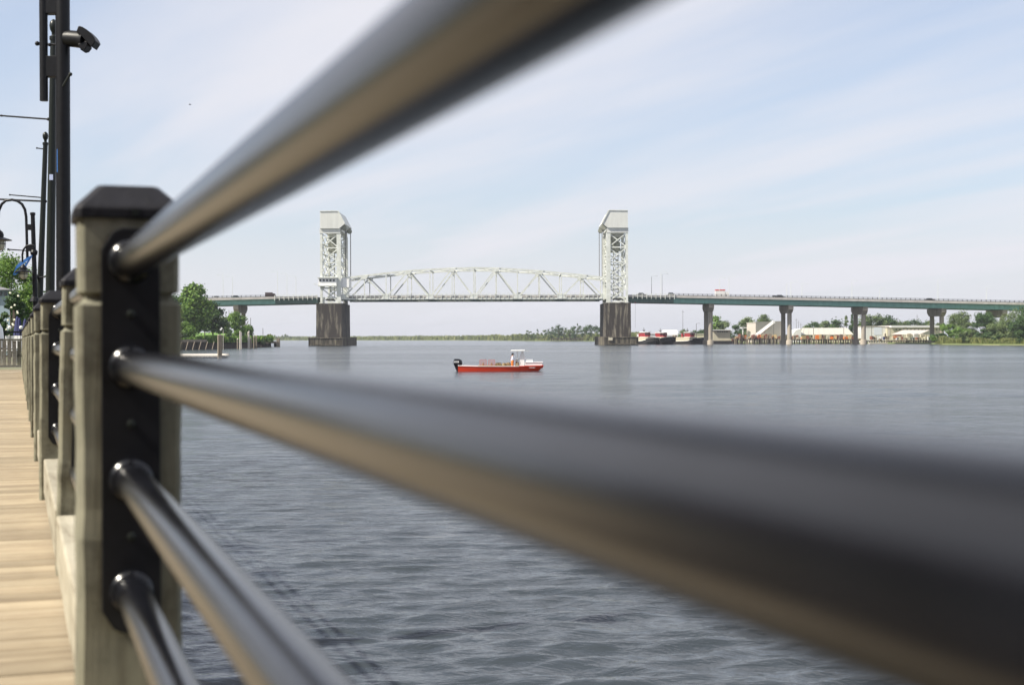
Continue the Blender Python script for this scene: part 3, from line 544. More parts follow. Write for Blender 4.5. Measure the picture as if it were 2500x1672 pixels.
    for x in (xo, xi, (xo + xi) / 2):
        fr.prism([(x - 1.4, yN - 0.3, bz(741)), (x + 1.4, yN - 0.3, bz(741)), (x + 0.5, yN - 0.3, bz(737)), (x - 0.5, yN - 0.3, bz(737))], (0, 1.5, 0))
    fr.span(xo, xi, yN - 0.1, yN + 0.5, bz(727.8), bz(725)); fr.span(a_, b_, yN + 1.2, yF - 1.2, bz(730), bz(727)); fr.build('bearing_frame', M['steel'], tw)
    return tw
tower(1, 786.5, 829, 'left lift tower of pale lattice steel')
tower(-1, 1530, 1485, 'right lift tower of pale lattice steel')
# operator's house on the left tower
oh = MB(); yN = BY - 3.4; oh.span(Xb(780.5), Xb(824), yN, yN + 5.0, bz(696), bz(678.5)); oh.span(Xb(827), Xb(853), yN + 2.4, yN + 12, bz(701), bz(680)); oho = oh.build('operator_house', M['whitepaint'], bridge, label="white operator's house on the left tower")
for k in range(5):
    u = 785 + k * 8.2; w = MB(); w.span(Xb(u - 2.6), Xb(u + 2.6), yN - 0.12, yN + 0.05, bz(686.8), bz(681.6)); w.build('window', M['glass'], oho)
w = MB(); w.span(Xb(778), Xb(826), yN - 0.8, yN + 5.4, bz(678.5), bz(677.2)); w.build('roof_edge', M['steel'], oho)
w = MB(); w.span(Xb(779.2), Xb(825.4), yN - 0.5, yN + 5, bz(698.5), bz(696)); w.span(Xb(768), Xb(781), yN + 1, yN + 3, bz(694), bz(693)); w.build('balcony', M['steel'], oho)
# river piers with timber fenders
def river_pier(u0, u1, sgn, lab):
    mb = MB(); y0 = BY - 5; y1 = FAR + 4; x0, x1 = Xb(u0), Xb(u1); zt, zb = bz(740.5), -3
    rings = []
    for z, k in ((zb, 0.15), (bz(822), 0.1), (zt - 1.2, 0.0), (zt, 0.05)):
        rings.append([(x0 - k, y0 - k, z), (x1 + k, y0 - k, z), (x1 + k, y1 + k, z), (x0 - k, y1 + k, z)])
    mb.loft(rings); p = mb.build('river_pier', M['pier'], bridge, label=lab)
    # fender: a faceted timber box, its channel side angled
    fm = MB(); xa, xb_ = (Xb(u0 - 13), Xb(u1 + 5)) if sgn > 0 else (Xb(u0 - 2), Xb(u1 + 14)); yf = BY - 11; zf = bz(823.5)
    ci = xb_ if sgn > 0 else xa; co = xa if sgn > 0 else xb_
    poly = [(co, yf), (ci, yf), (ci + sgn * 1.6, yf + 10), (ci + sgn * 1.8, y1 + 2), (co, y1 + 2)]
    n = len(poly)
    def wall(pa, pb, step=0.55):
        L_ = math.dist(pa, pb); m = max(1, int(L_ / step))
        for q in range(m + 1):
            t = q / m; x = pa[0] + (pb[0]-pa[0]) * t; y = pa[1] + (pb[1]-pa[1]) * t; fm.box((x, y, (zf - 2.5) / 2 + 0.02 * (q % 3)), (0.42, 0.42, zf + 2.5 + 0.1 * (q % 4)), rz=math.atan2(pb[1]-pa[1], pb[0]-pa[0]))
    for i in range(n): wall(poly[i], poly[(i+1) % n])
    fm.prism([(x, y, zf - 0.5) for x, y in poly], (0, 0, 0.3)); fm.build('fender', M['fender'], p)
    wl = MB()
    for i in range(n):
        a, b = poly[i], poly[(i+1) % n]
        for z in (zf - 0.15, 0.5): wl.beam((a[0], a[1] - 0.3, z), (b[0], b[1] - 0.3, z), 0.35, 0.3)
    wl.build('waler', M['fender'], p)
    if sgn < 0: sg = MB(); sg.span(Xb(1481), Xb(1491), yf - 0.75, yf - 0.6, bz(831.5), bz(825)); sg.build('notice_board', M['cream'], p)
    bush = MB()
    return p
river_pier(776, 837, 1, 'left stained concrete river pier on its timber fender')
river_pier(1474.5, 1538, -1, 'right stained concrete river pier on its timber fender')
# approaches
def approach(u0, u1, ud0, ud1, lab):
    y0, y1 = BY + 0.3, FAR - 0.3; sl = MB(); n = 10
    def ring(u, z0, z1): x = Xb(u); return [(x, y0 - 0.9, z0), (x, y1 + 0.9, z0), (x, y1 + 0.9, z1), (x, y0 - 0.9, z1)]
    def dz(u): return deck_app(u)
    sl.loft([ring(u0 + (u1-u0) * k / n, dz(u0 + (u1-u0) * k / n) - 0.45, dz(u0 + (u1-u0) * k / n)) for k in range(n + 1)])
    ap = sl.build('approach_deck', M['asphalt'], bridge, label=lab)
    def girder(ua, ub, mt, ys):
        for y in ys:
            g = MB(); m = 6
            def rg(u, za, zb2, w): x = Xb(u); return [(x, y - w, za), (x, y + w, za), (x, y + w, zb2), (x, y - w, zb2)]
            g.loft([rg(ua + (ub-ua)*k/m, dz(ua + (ub-ua)*k/m) - 2.55, dz(ua + (ub-ua)*k/m) - 0.46, 0.1) for k in range(m + 1)])
            g.loft([rg(ua + (ub-ua)*k/m, dz(ua + (ub-ua)*k/m) - 2.72, dz(ua + (ub-ua)*k/m) - 2.56, 0.35) for k in range(m + 1)])
            for q in range(int(abs(ub - ua) / 12)):
                u = ua + q * 12 + 4; x = Xb(u); z = dz(u); g.span(x - 0.06, x + 0.06, y - 0.25, y - 0.11, z - 2.55, z - 0.5)
            g.build('girder', mt, ap)
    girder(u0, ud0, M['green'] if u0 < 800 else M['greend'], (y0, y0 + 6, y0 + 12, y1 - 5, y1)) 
    girder(ud0, u1, M['greend'] if u0 < 800 else M['green'], (y0, y0 + 6, y0 + 12, y1 - 5, y1))  # tower end gets the green darkened for shadow
    pr = MB()
    def rp(u, y, w): x = Xb(u); z = dz(u); return [(x, y - w, z - 0.5), (x, y + w, z - 0.5), (x, y + w, z + 0.55), (x, y - w, z + 0.55)]
    for y in (y0 - 1.05, y1 + 1.05): pr.loft([rp(u0 + (u1-u0)*k/n, y, 0.14) for k in range(n + 1)])
    pr.build('parapet', M['parapet'], ap)
    return ap
def deck_app(u):
    if u < 837: return bz(724.0) - max(0, (775 - u)) * 0.0036
    if u > 1475:
        t = max(0, u - 1545); return bz(723.5) - t * 0.00372 - t * t * 5.0e-7
    return bz(724)
L_ap = approach(250, 776, 672, 776, 'left approach with green girder above the trees')
R_ap = approach(1534, 2660, 1645, 2660, 'right approach with green girder running down to the right bank')
rail_run(250, 672, lambda u: deck_app(u) + 0.4, 11.5, M['blackmatt'], L_ap, hh=1.0)
rail_run(672, 775, lambda u: deck_app(u) - 0.6, 10.8, M['steel'], L_ap, near=BY - 1.2, hh=1.7)
rail_run(1545, 1646, lambda u: deck_app(u) - 0.6, 10.8, M['steel'], R_ap, near=BY - 1.2, hh=1.7)
rail_run(1646, 2660, lambda u: deck_app(u) + 0.4, 11.5, M['blackmatt'], R_ap, hh=1.0)
def approach_pier(u, vbase, lab):
    zt = deck_app(u) - 2.8; x = Xb(u); yn, yf = BY + 4.3, FAR - 5.0
    cap = MB(); cap.prism([(x - 1.1, BY + 0.6, zt), (x - 1.1, FAR - 0.6, zt), (x - 1.1, FAR - 0.6, zt - 1.7), (x - 1.1, yf + 1.2, zt - 3.4), (x - 1.1, yn - 1.2, zt - 3.4), (x - 1.1, BY + 0.6, zt - 1.7)], (2.2, 0, 0))
    p = cap.build('approach_pier', M['concrete'], bridge, label=lab)
    for y in (yn, yf):
        c = MB(); c.tube([(x, y, -3), (x, y, zt - 3.3)], 1.0, 18); c.build('column', M['concrete'], p, smooth=True)
        c = MB(); c.lathe((x, y, 0), [(1.55, -3), (1.55, 1.7), (1.35, 2.0), (1.0, 2.02)], 18); c.build('footing', M['concrete'], p, smooth=True)
    return p
for u, lab in ((371, 'approach pier hidden in the left bank trees'), (575, 'approach pier above the left bank trees'), (1738, 'first approach pier right of the right tower'), (1932, 'second approach pier, in front of the warehouses'), (2114, 'third approach pier, with the white shed beside it'), (2306, 'fourth approach pier, at the edge of the reeds'), (2455, 'fifth approach pier, half hidden by trees')):
    approach_pier(u, 841, lab)
# lamps and masts standing on the bridge
lamps = [(545, 672), (568, 676), (678, 664), (701, 669), (723, 675), (1591, 675), (1614, 666), (1617, 670), (1757, 680), (1780, 676), (1921, 692), (1931, 690), (1958, 694), (2080, 687), (2148, 706), (2290, 684), (2408, 702)]
for i, (u, v) in enumerate(lamps):
    y = BY + 0.6 if i % 2 == 0 else FAR - 0.6; x = xat(u, y); z0 = deck_app(u); z1 = zat(u, v, y)
    lab = 'thin street light on the bridge, %s' % ['leftmost on the left approach', 'second from the left', 'nearest the brown truck', 'middle one of three left of the tower', 'nearest the left tower', 'nearest the right tower', 'first of a close pair right of the tower', 'second of that close pair', 'left of the white and red truck', 'right of the white and red truck', 'above the second approach pier', 'just right of the second approach pier', 'between second and third approach piers', 'left of the third approach pier', 'bent one right of the third pier', 'tall one left of the fourth approach pier', 'last one toward the right edge'][i]
    t = thing('street_lamp', (x, y, z0), lab, 'street light', 'street lights on the bridge')
    mb = MB(); mb.tube([(x, y, z0), (x, y, z1)], [0.11, 0.06], 6); mb.build('pole', M['polegrey'] if u in (1591,) else M['steel'], t)
    s = -1 if u < 1200 else 1; mb = MB(); mb.tube([(x, y, z1 - 0.1), (x + s * 1.2, y, z1 + 0.2), (x + s * 2.4, y, z1 + 0.2)], 0.035, 5); mb.box((x + s * 2.5, y, z1 + 0.18), (0.6, 0.25, 0.12)); mb.build('lamp_arm', M['steel'], t)
# vehicles on the bridge
def vehicle(u, lab, cat, L_, H_, paint, y, truck=False, cab=None, name='car'):
    x = xat(u, y); z = deck_app(u) + 0.02; t = thing(name, (x, y, z), lab, cat)
    b = MB()
    if truck:
        b.prism([(x - L_/2, y - 1.15, z + 0.5), (x + L_*0.2, y - 1.15, z + 0.5), (x + L_*0.2, y - 1.15, z + H_), (x - L_/2, y - 1.15, z + H_)], (0, 2.3, 0)); b.build('body', paint, t)
        c = MB(); c.prism([(x + L_*0.22, y - 1.05, z + 0.4), (x + L_/2, y - 1.05, z + 0.4), (x + L_/2, y - 1.05, z + H_*0.5), (x + L_*0.4, y - 1.05, z + H_*0.82), (x + L_*0.22, y - 1.05, z + H_*0.82)], (0, 2.1, 0)); c.build('cab', cab or paint, t)
        if cab: c = MB(); c.span(x - L_/2 - 0.02, x + L_*0.21, y - 1.2, y + 1.2, z + H_, z + H_ + 0.5); c.build('stripe', M['carR'], t)
    else:
        b.prism([(x - L_/2, y - 0.9, z + 0.3), (x + L_/2, y - 0.9, z + 0.3), (x + L_/2, y - 0.9, z + 0.8), (x + L_*0.28, y - 0.9, z + 0.95), (x - L_/2, y - 0.9, z + 0.95)], (0, 1.8, 0)); b.build('body', paint, t)
        c = MB(); c.prism([(x - L_*0.38, y - 0.78, z + 0.95), (x + L_*0.25, y - 0.78, z + 0.95), (x + L_*0.1, y - 0.78, z + H_), (x - L_*0.28, y - 0.78, z + H_)], (0, 1.56, 0)); c.build('cabin', M['glass'], t)
    for sx in (-0.32, 0.32):
        for sy in (-1, 1):
            w = MB(); w.tube([(x + sx*L_, y + sy*0.95 - 0.1, z + 0.36), (x + sx*L_, y + sy*0.95 + 0.1, z + 0.36)], 0.36, 10); w.build('wheel', M['rubber'], t)
vehicle(661, 'dark brown truck on the left approach', 'truck', 4.6, 2.6, M['carA'], BY + 5, True, name='truck')
vehicle(1763, 'white truck with a red top on the right approach', 'truck', 6.2, 3.2, M['carW'], BY + 5, True, M['carW'], name='truck')
vehicle(1905, 'dark pickup right of the white and red truck', 'car', 4.8, 1.8, M['carA'], BY + 4)
vehicle(1893, 'small white car just ahead of the dark pickup', 'car', 4.2, 1.6, M['carW'], BY + 8)
vehicle(1567, 'dark car nearest the right tower', 'car', 4.6, 1.6, M['carA'], BY + 5)
vehicle(1640, 'grey truck-like car at the end of the white railing', 'car', 4.8, 1.9, M['parapet'], BY + 5)
vehicle(2271, 'long dark car near the fourth approach pier', 'car', 5.2, 1.7, M['carA'], BY + 4)
vehicle(578, 'green car over the left approach pier', 'car', 4.4, 1.6, M['greend'], BY + 5)
vehicle(531, 'white car left of the left approach pier', 'car', 4.4, 1.5, M['carW'], BY + 5)
vehicle(1270, 'dark car crossing the middle of the lift span', 'car', 4.6, 1.9, M['carA'], BY + 6)
t = thing('maintenance_cradle', at(1551, 740, BY + 1), 'small red cradle hanging under the right approach next to the tower', 'cradle')
p = at(1551, 738, BY + 1); mb = MB(); mb.box(p, (0.9, 0.9, 0.6)); mb.build('basket', M['redhouse'], t); mb = MB(); mb.tube([p, (p.x, p.y, deck_app(1551) - 1.2)], 0.06, 5); mb.tube([p, at(1551, 800, BY + 1)], 0.05, 4); mb.build('cable', M['rope'], t)

# ------------------------------------------------------------------ boats and docks on the far side
def tug(u, Y, lab, yaw, s=1.0, househ=1.0):
    base = Vector((xat(u, Y), Y, 0)); t = thing('tugboat', base, lab, 'tugboat', 'red and white tugboats at the far dock')
    def P(x, y, z): q = Matrix.Rotation(yaw, 3, 'Z') @ Vector((x * s, y * s, 0)); return (base.x + q.x, base.y + q.y, z * s)
    # hull, bow toward +x
    L_, B = 22, 7.2; rings = []
    for f in (-0.5, -0.35, 0.0, 0.25, 0.38, 0.46, 0.5):
        w = B/2 * (1 if f < 0.1 else math.sqrt(max(0.02, 1 - ((f - 0.1) / 0.41) ** 2))); sh = 1.5 + 1.7 * max(0, f + 0.1) ** 1.3 * 2.0
        rings.append([P(f*L_, -w, sh), P(f*L_, w, sh), P(f*L_*0.96, w*0.85, -0.8), P(f*L_*0.96, -w*0.85, -0.8)])
    mb = MB(); mb.loft(rings); mb.build('hull', M['tughull'], t, smooth=False)
    bw = MB(); pts = []
    for k in range(13):
        a = -math.pi/2 + math.pi * k / 12; pts.append(P(L_*0.28 + math.cos(a) * L_*0.225, math.sin(a) * B/2 * 1.04, 2.6 + 0.7 * math.cos(a)))
    bw.tube(pts, 0.62 * s, 8); bw.tube([(p[0], p[1], p[2] - 1.1 * s) for p in pts], 0.55 * s, 8); bw.build('bow_fender', M['rubber'], t)
    wk = MB()
    for side in (-1, 1):
        q = [P(L_*f, side * B/2 * w, z) for f, w, z in ((-0.5, 0.98, 1.75), (0.1, 0.98, 1.95), (0.3, 0.86, 2.9), (0.42, 0.6, 3.5), (0.5, 0.1, 3.7))]
        wk.tube(q, 0.16 * s, 6)
    wk.build('bulwark_rail', M['whitepaint'], t)
    def block(x0, x1, w, z0, z1, mt, nm, bev=0.5):
        pl = [(x0, -w), (x1 - bev, -w), (x1, -w + bev), (x1, w - bev), (x1 - bev, w), (x0, w)]; m = MB()
        a_ = [Vector(P(x, y, z0)) for x, y in pl]; b_ = [Vector(P(x, y, z1)) for x, y in pl]; m.loft([a_, b_]); return m.build(nm, mt, t)
    block(-6, 5.5, 2.5, 1.5, 4.1 * househ, M['cream'], 'deck_house'); block(-0.5, 4.6, 2.0, 4.1 * househ, 6.6 * househ, M['redhouse'], 'wheelhouse', 1.2)
    block(-0.9, 5.1, 2.35, 6.6 * househ, 6.95 * househ, M['whitepaint'], 'wheelhouse_roof', 1.3); block(-0.8, 4.9, 2.2, 4.0 * househ, 4.25 * househ, M['whitepaint'], 'wheelhouse_deck', 1.2)
    for k in range(5):
        a = -1.1 + 0.55 * k; m = MB(); c = P(2.6 + 2.05 * math.cos(a), 1.95 * math.sin(a) * 1.03, 5.7 * househ); m.box(c, (0.5 * s, 0.5 * s, 0.75 * s), rz=yaw + a); m.build('window', M['glass'], t)
    m = MB(); c0 = P(-3, 0, 4.0); c1 = P(-3, 0, 6.2); m.tube([c0, c1], 0.7 * s, 12); m.build('funnel', M['redhouse'], t)
    m = MB(); c0 = P(0.5, 0, 6.9 * househ); c1 = P(0.3, 0, 9.3 * househ); m.tube([c0, c1], 0.11, 6); m.beam(P(0.4, -1.2, 8.1 * househ), P(0.4, 1.2, 8.1 * househ), 0.12); m.box(P(0.4, 0, 7.6 * househ), (0.9, 0.3, 0.4)); m.build('mast', M['rope'], t)
    return t
tug(1571, 684, 'leftmost tugboat, beside the right river pier fender', R(-52), 0.86)
tug(1611, 682, 'middle tugboat with the low broad black bow', R(-62), 0.94, 0.88)
tug(1677, 686, 'right tugboat in front of the green trees', R(-38), 0.84)
tk = thing('storage_tank', at(1631, 833, 716), 'long white cylinder tank lying behind the tugboats', 'tank')
mb = MB(); mb.tube([at(1617, 818, 716), at(1653, 818, 716)], 2.5, 16); mb.build('shell', M['whitepaint'], tk)
mb = MB(); [mb.span(xat(u, 716) - 0.5, xat(u, 716) + 0.5, 714.5, 717.5, 0.3, 3.6) for u in (1622, 1648)]; mb.build('saddle', M['concrete'], tk)
def block_building(name, u0, u1, vt, Y, depth, matw, lab, roof=None, ridge=0, cat='building', base=0.5, parts=()):
    x0, x1 = xat(u0, Y), xat(u1, Y); zt = zat((u0 + u1) / 2, vt, Y); t = thing(name, ((x0+x1)/2, Y, base), lab, cat)
    m = MB(); m.span(x0, x1, Y, Y + depth, base, zt); m.build('wall', matw, t)
    if roof:
        m = MB(); m.prism([(x0 - 0.5, Y - 0.6, zt), (x0 - 0.5, Y + depth + 0.6, zt), (x0 - 0.5, Y + depth/2, zt + ridge)], (x1 - x0 + 1, 0, 0)); m.build('roof', roof, t)
    else:
        m = MB(); m.span(x0 - 0.25, x1 + 0.25, Y - 0.25, Y + depth + 0.25, zt, zt + 0.3); m.build('roof', M['greyside'], t)
    for (a, b, c, d, mm, nm) in parts:
        m = MB(); m.span(xat(a, Y), xat(b, Y), Y - 0.12, Y + 0.1, zat(a, d, Y), zat(a, c, Y)); m.build(nm, mm, t)
    return t
block_building('shed', 1560, 1600, 816, 735, 12, M['whiteside'], 'low white shed behind the leftmost tugboat')
block_building('shed', 1692, 1722, 816, 735, 12, M['cream'], 'low cream shed just left of the first approach pier')
# grey warehouse seen on two faces
wh = thing('grey_warehouse', (xat(1845, 728), 728, 0.5), 'tall grey metal warehouse behind the white crane boom', 'warehouse')
pA, pB, pC = (xat(1823, 742), 742), (xat(1845, 726), 726), (xat(1914, 732), 732); pD = (xat(1890, 760), 760)
zA, zB, zC = zat(1823, 789.5, 742), zat(1845, 787, 726), zat(1914, 785, 732)
m = MB(); m.add([(*pA, 0.5), (*pB, 0.5), (*pC, 0.5), (*pD, 0.5), (*pA, zA), (*pB, zB), (*pC, zC), (*pD, zC)], [(0,1,5,4),(1,2,6,5),(2,3,7,6),(3,0,4,7),(4,5,6,7),(3,2,1,0)]); m.build('wall', M['greyside'], wh)
m = MB(); m.beam((*pB, zB + 0.1), (*pC, zC + 0.1), 0.4, 0.35); m.beam((*pA, zA + 0.1), (*pB, zB + 0.1), 0.4, 0.35); m.build('eaves', M['paleroof'], wh)
m = MB(); m.beam((pA[0]-0.1, pA[1]-0.2, 0.7), (pA[0]-0.1, pA[1]-0.2, zA), 0.2); [m.beam((xat(u, 727.6), 727.6, 0.7), (xat(u, 727.6), 727.6, zat(u, 787, 727.6)), 0.18) for u in (1889,)]; m.build('downpipe', M['rope'], wh)
m = MB(); m.span(xat(1810, 735), xat(1823, 735), 734, 740, zat(1810, 801, 735), zat(1810, 799, 735)); m.span(xat(1813, 735), xat(1815, 735), 735, 736, 0.5, zat(1810, 801, 735)); m.build('canopy', M['whiteside'], wh)
ps = block_building('pilot_house_boat', 1741, 1783, 808, 705, 7, M['cream'], 'cream pilot house of a moored barge right of the first approach pier', cat='barge', base=0.8, parts=[(1751 + k * 5.5, 1754.5 + k * 5.5, 808.5, 811.5, M['glass'], 'window') for k in range(5)])
m = MB(); m.span(xat(1738, 705), xat(1786, 705), 703.5, 713.5, zat(1760, 806.2, 705), zat(1760, 804.8, 705)); m.build('roof_overhang', M['whitepaint'], ps)
m = MB(); m.span(xat(1730, 703), xat(1800, 703), 701, 716, -0.3, 1.6); m.build('barge_hull', M['tughull'], ps)
# white crane
cr = thing('crane', at(1846, 832, 700), 'white crane with a raised telescopic boom in front of the grey warehouse', 'crane')
m = MB(); m.box(at(1846, 823, 700), (3.6, 3.2, 3.2)); m.build('cab', M['whitepaint'], cr)
m = MB(); m.beam(at(1848, 817, 700), at(1887, 787, 697), 0.9, 1.5); m.build('boom', M['whitepaint'], cr)
m = MB(); m.beam(at(1874, 803, 699), at(1889, 786.5, 697), 0.7, 1.0); m.box(at(1889, 786, 697), (1.2, 1.0, 1.3)); m.build('boom_tip', M['whitepaint'], cr)
m = MB(); m.beam(at(1859, 819, 700), at(1871, 804, 699), 0.45, 0.6); m.build('ram', M['whitepaint'], cr)
m = MB(); m.tube([at(1889, 788, 697), at(1889, 822, 697)], 0.06, 4); m.build('hoist_rope', M['rope'], cr)
m = MB(); m.span(xat(1840, 700), xat(1862, 700), 698, 702, 2.2, 3.3); m.build('chassis', M['redhouse'], cr)
# long pale-roofed shed
ls = thing('long_shed', (xat(2010, 730), 730, 0.5), 'long shed with a wide pale sloping roof', 'shed')
zr0, ze = zat(2000, 800.5, 742), zat(2000, 816.5, 724)
m = MB(); m.span(xat(1946, 725), xat(2078, 725), 725, 756, 0.5, ze); m.build('wall', M['cream'], ls)
m = MB(); xl, xr, xrt = xat(1938, 724), xat(2084, 724), xat(2068, 742)
m.add([(xat(1954, 724), 724, ze), (xr, 724, ze), (xrt, 742, zr0), (xat(1958, 742), 742, zr0), (xat(1954, 724), 724, ze - 0.35), (xr, 724, ze - 0.35), (xrt, 742, zr0 - 0.35), (xat(1958, 742), 742, zr0 - 0.35), (xrt, 760, ze), (xat(1958, 742), 760, ze)], [(0,1,2,3),(4,5,6,7),(0,1,5,4),(1,2,6,5),(0,3,7,4),(3,2,8,9)]); m.build('roof', M['paleroof'], ls)
m = MB(); m.prism([(xat(1937, 722), 722, 0.5), (xat(1956, 722), 722, 0.5), (xat(1956, 722), 722, zat(1950, 802, 722)), (xat(1943, 722), 722, zat(1950, 806, 722)), (xat(1937, 722), 722, zat(1950, 814, 722))], (0, 14, 0)); m.build('end_gable', M['whiteside'], ls)
for a, b, v0, v1, mm in ((1944, 1950, 818, 826, 'rust'), (2004, 2011, 817, 824, 'glass')):
    m = MB(); m.span(xat(a, 721), xat(b, 721), 721.6, 722.1 if a < 1960 else 725.2, zat(a, v1, 721), zat(a, v0, 721)); m.build('doorway', M[mm], ls)
block_building('white_shed', 2105, 2170, 797.5, 725, 20, M['whiteside'], 'white shed with a grey roller door right of the third approach pier', parts=[(2134, 2153, 799.5, 818, M['door'], 'roller_door')])
cw_ = block_building('cream_warehouse', 2166, 2300, 800, 722, 25, M['cream'], 'long cream warehouse with a white roof edge', parts=[(2168, 2173, 804, 820, M['greyside'], 'door')])
m = MB(); m.span(xat(2176, 721), xat(2300, 721), 720.8, 748, zat(2200, 799.8, 721), zat(2200, 794.5, 721)); m.build('roof_fascia', M['whiteside'], cw_)
# open shed by the water
os_ = thing('open_shed', (xat(2230, 700), 700, 1), 'low open boat shed with a grey peaked roof', 'shed')
m = MB(); m.add([(xat(2176, 700), 700, zat(2180, 816, 700)), (xat(2243, 700), 700, zat(2243, 817, 700)), (xat(2270, 712), 712, zat(2270, 805.5, 712)), (xat(2205, 712), 712, zat(2205, 805.5, 712)), (xat(2290, 724), 724, zat(2290, 817, 724))], [(0,1,2,3),(1,4,2)]); m.build('roof', M['greyside'], os_)
for u in (2182, 2200, 2215, 2232, 2243, 2262, 2280):
    m = MB(); m.tube([(xat(u, 702), 702, 0.5), (xat(u, 702), 702, zat(u, 816, 702))], 0.18, 6); m.build('post', M['pilelt'], os_)
# docks
def dock(u0, u1, Y, v_deck, step, lab, deckmat, pilemat, tall=0.0, dep=6, jit=0.0, name='timber_dock'):
    z = zat((u0+u1)/2, v_deck, Y); t = thing(name, (xat((u0+u1)/2, Y), Y, 0), lab, 'dock'); g = random.Random(int(u0))
    m = MB(); m.span(xat(u0, Y), xat(u1, Y), Y, Y + dep, z - 0.45, z); m.build('dock_deck', deckmat, t)
    u = u0
    while u <= u1:
        x = xat(u, Y); top = z + tall * g.random() + (0.9 if g.random() < 0.2 and tall else 0); m = MB(); m.tube([(x, Y - 0.3, -3), (x + jit * g.uniform(-1, 1), Y - 0.3, top)], 0.24, 7); m.build('piling', pilemat if g.random() < 0.6 else M['pilelt'], t)
        m2 = MB(); u += step * g.uniform(0.75, 1.25)
    m = MB()
    for k in range(int((u1 - u0) / 6)): x = xat(u0 + k * 6, Y); m.tube([(x, Y + dep - 0.5, -3), (x, Y + dep - 0.5, z - 0.4)], 0.3, 6)
    m.build('rear_pilings', M['piling'], t)
    return t
dock(1650, 1728, 700, 831, 9, 'low black barge landing between the right tugboat and the first approach pier', M['tughull'], M['piling'])
dock(1793, 1912, 690, 827, 4.2, 'dense timber piling dock in front of the grey warehouse', M['piling'], M['piling'], 1.6, jit=0.15)
dock(1915, 2092, 684, 828, 13, 'long timber dock in front of the long pale shed', M['piling'], M['pilelt'], 1.0)
dock(2124, 2214, 688, 831, 8, 'timber dock with clutter in front of the open boat shed', M['piling'], M['pilelt'], 1.2)
dock(2214, 2284, 668, 831, 6, 'dark dock end beside the fourth approach pier', M['piling'], M['piling'], 1.4)
f_ = thing('floating_dock', (xat(2168, 676), 676, 0), 'thin white floating dock strip in front of the far timber dock', 'floating dock'); m = MB(); m.span(xat(2122, 676), xat(2212, 676), 675, 678, 0.02, 0.55); m.build('deck', M['dock'], f_)
f_ = thing('jetty', (xat(1385, 1290), 1290, 0), 'distant low jetty in front of the grove', 'jetty'); m = MB(); m.span(xat(1345, 1290), xat(1424, 1290), 1289, 1293, 2.2, 2.9); m.build('deck', M['piling'], f_)
for k in range(18): m = MB(); x = xat(1346 + k * 4.5, 1290); m.tube([(x, 1288.6, -1), (x, 1288.6, 2.2)], 0.4, 6); m.build('piling', M['piling'], f_)
pc = thing('mooring_dolphin', (xat(1647, 690), 690, 0), 'thick mooring piling between the middle and right tugboats', 'piling')
for dx in (-0.5, 0.1, 0.6): m = MB(); m.tube([(xat(1647, 690) + dx * 1.4, 690 + abs(dx), -3), (xat(1647, 690) + dx, 690 + abs(dx) * 0.5, zat(1647, 818, 690))], 0.55, 8); m.build('pile', M['concrete'] if dx == 0.1 else M['pilelt'], pc)
# clutter on the docks: one thing each
cl = [(1790, 828, 8, 5, 'rust', 'crate', 'rusty steel heap right of the pilot house', 'scrap'), (1803, 826, 12, 4, 'rust', 'gangway', 'long rusty gangway beside the pilot house', 'gangway'), (1833, 826, 7, 6, 'pilelt', 'crate', 'tan crate left of the crane', 'crate'), (1868, 823, 9, 6, 'pilelt', 'crate', 'timber stack right of the crane cab', 'timber'),
      (1998, 823, 16, 7, 'rust', 'container', 'rust red container on the long dock', 'container'), (2024, 822, 10, 5, 'rust', 'container', 'shorter rust red bin next to the container on the long dock', 'bin'), (1973, 826, 5, 3, 'orange', 'crate', 'small orange box at the left of the long dock', 'box'), (2046, 821, 12, 4, 'rust', 'rack', 'rusty rack on the right half of the long dock', 'rack'), (2058, 827, 8, 4, 'wicker', 'crate', 'yellowish pallet stack on the long dock', 'pallets'), (2075, 822, 10, 6, 'cream', 'crate', 'cream box at the right end of the long dock', 'box'),
      (2097, 828, 7, 5, 'cream', 'crate', 'pale drum stack between the third pier columns', 'drum'), (2135, 826, 9, 5, 'wicker', 'crate', 'straw coloured stack below the roller door', 'pallets'), (2148, 829, 6, 4, 'pilelt', 'crate', 'brown crate below the roller door', 'crate'), (2160, 820, 3, 14, 'cream', 'post_box', 'upright cream post by the cream warehouse corner', 'post'), (2185, 824, 12, 5, 'orange', 'crate', 'orange stack under the open shed', 'crates'), (2192, 818, 16, 3, 'rust', 'rack', 'rusty steel rack under the open shed roof', 'rack'),
      (2219, 818, 11, 8, 'cream', 'boat_cover', 'left wrapped boat in the open shed', 'boat'), (2236, 818, 10, 8, 'whiteside', 'boat_cover', 'middle wrapped boat in the open shed', 'boat'), (2252, 819, 9, 7, 'cream', 'boat_cover', 'right wrapped boat in the open shed', 'boat'), (1722, 830, 4, 4, 'orange', 'crate', 'orange buoy heap left of the first approach pier', 'buoys'), (1815, 829, 14, 4, 'rust', 'crate', 'brown scrap row on the dense piling dock', 'scrap'), (1705, 829, 4, 3, 'redhouse', 'crate', 'small red drum left of the first approach pier', 'drum')]
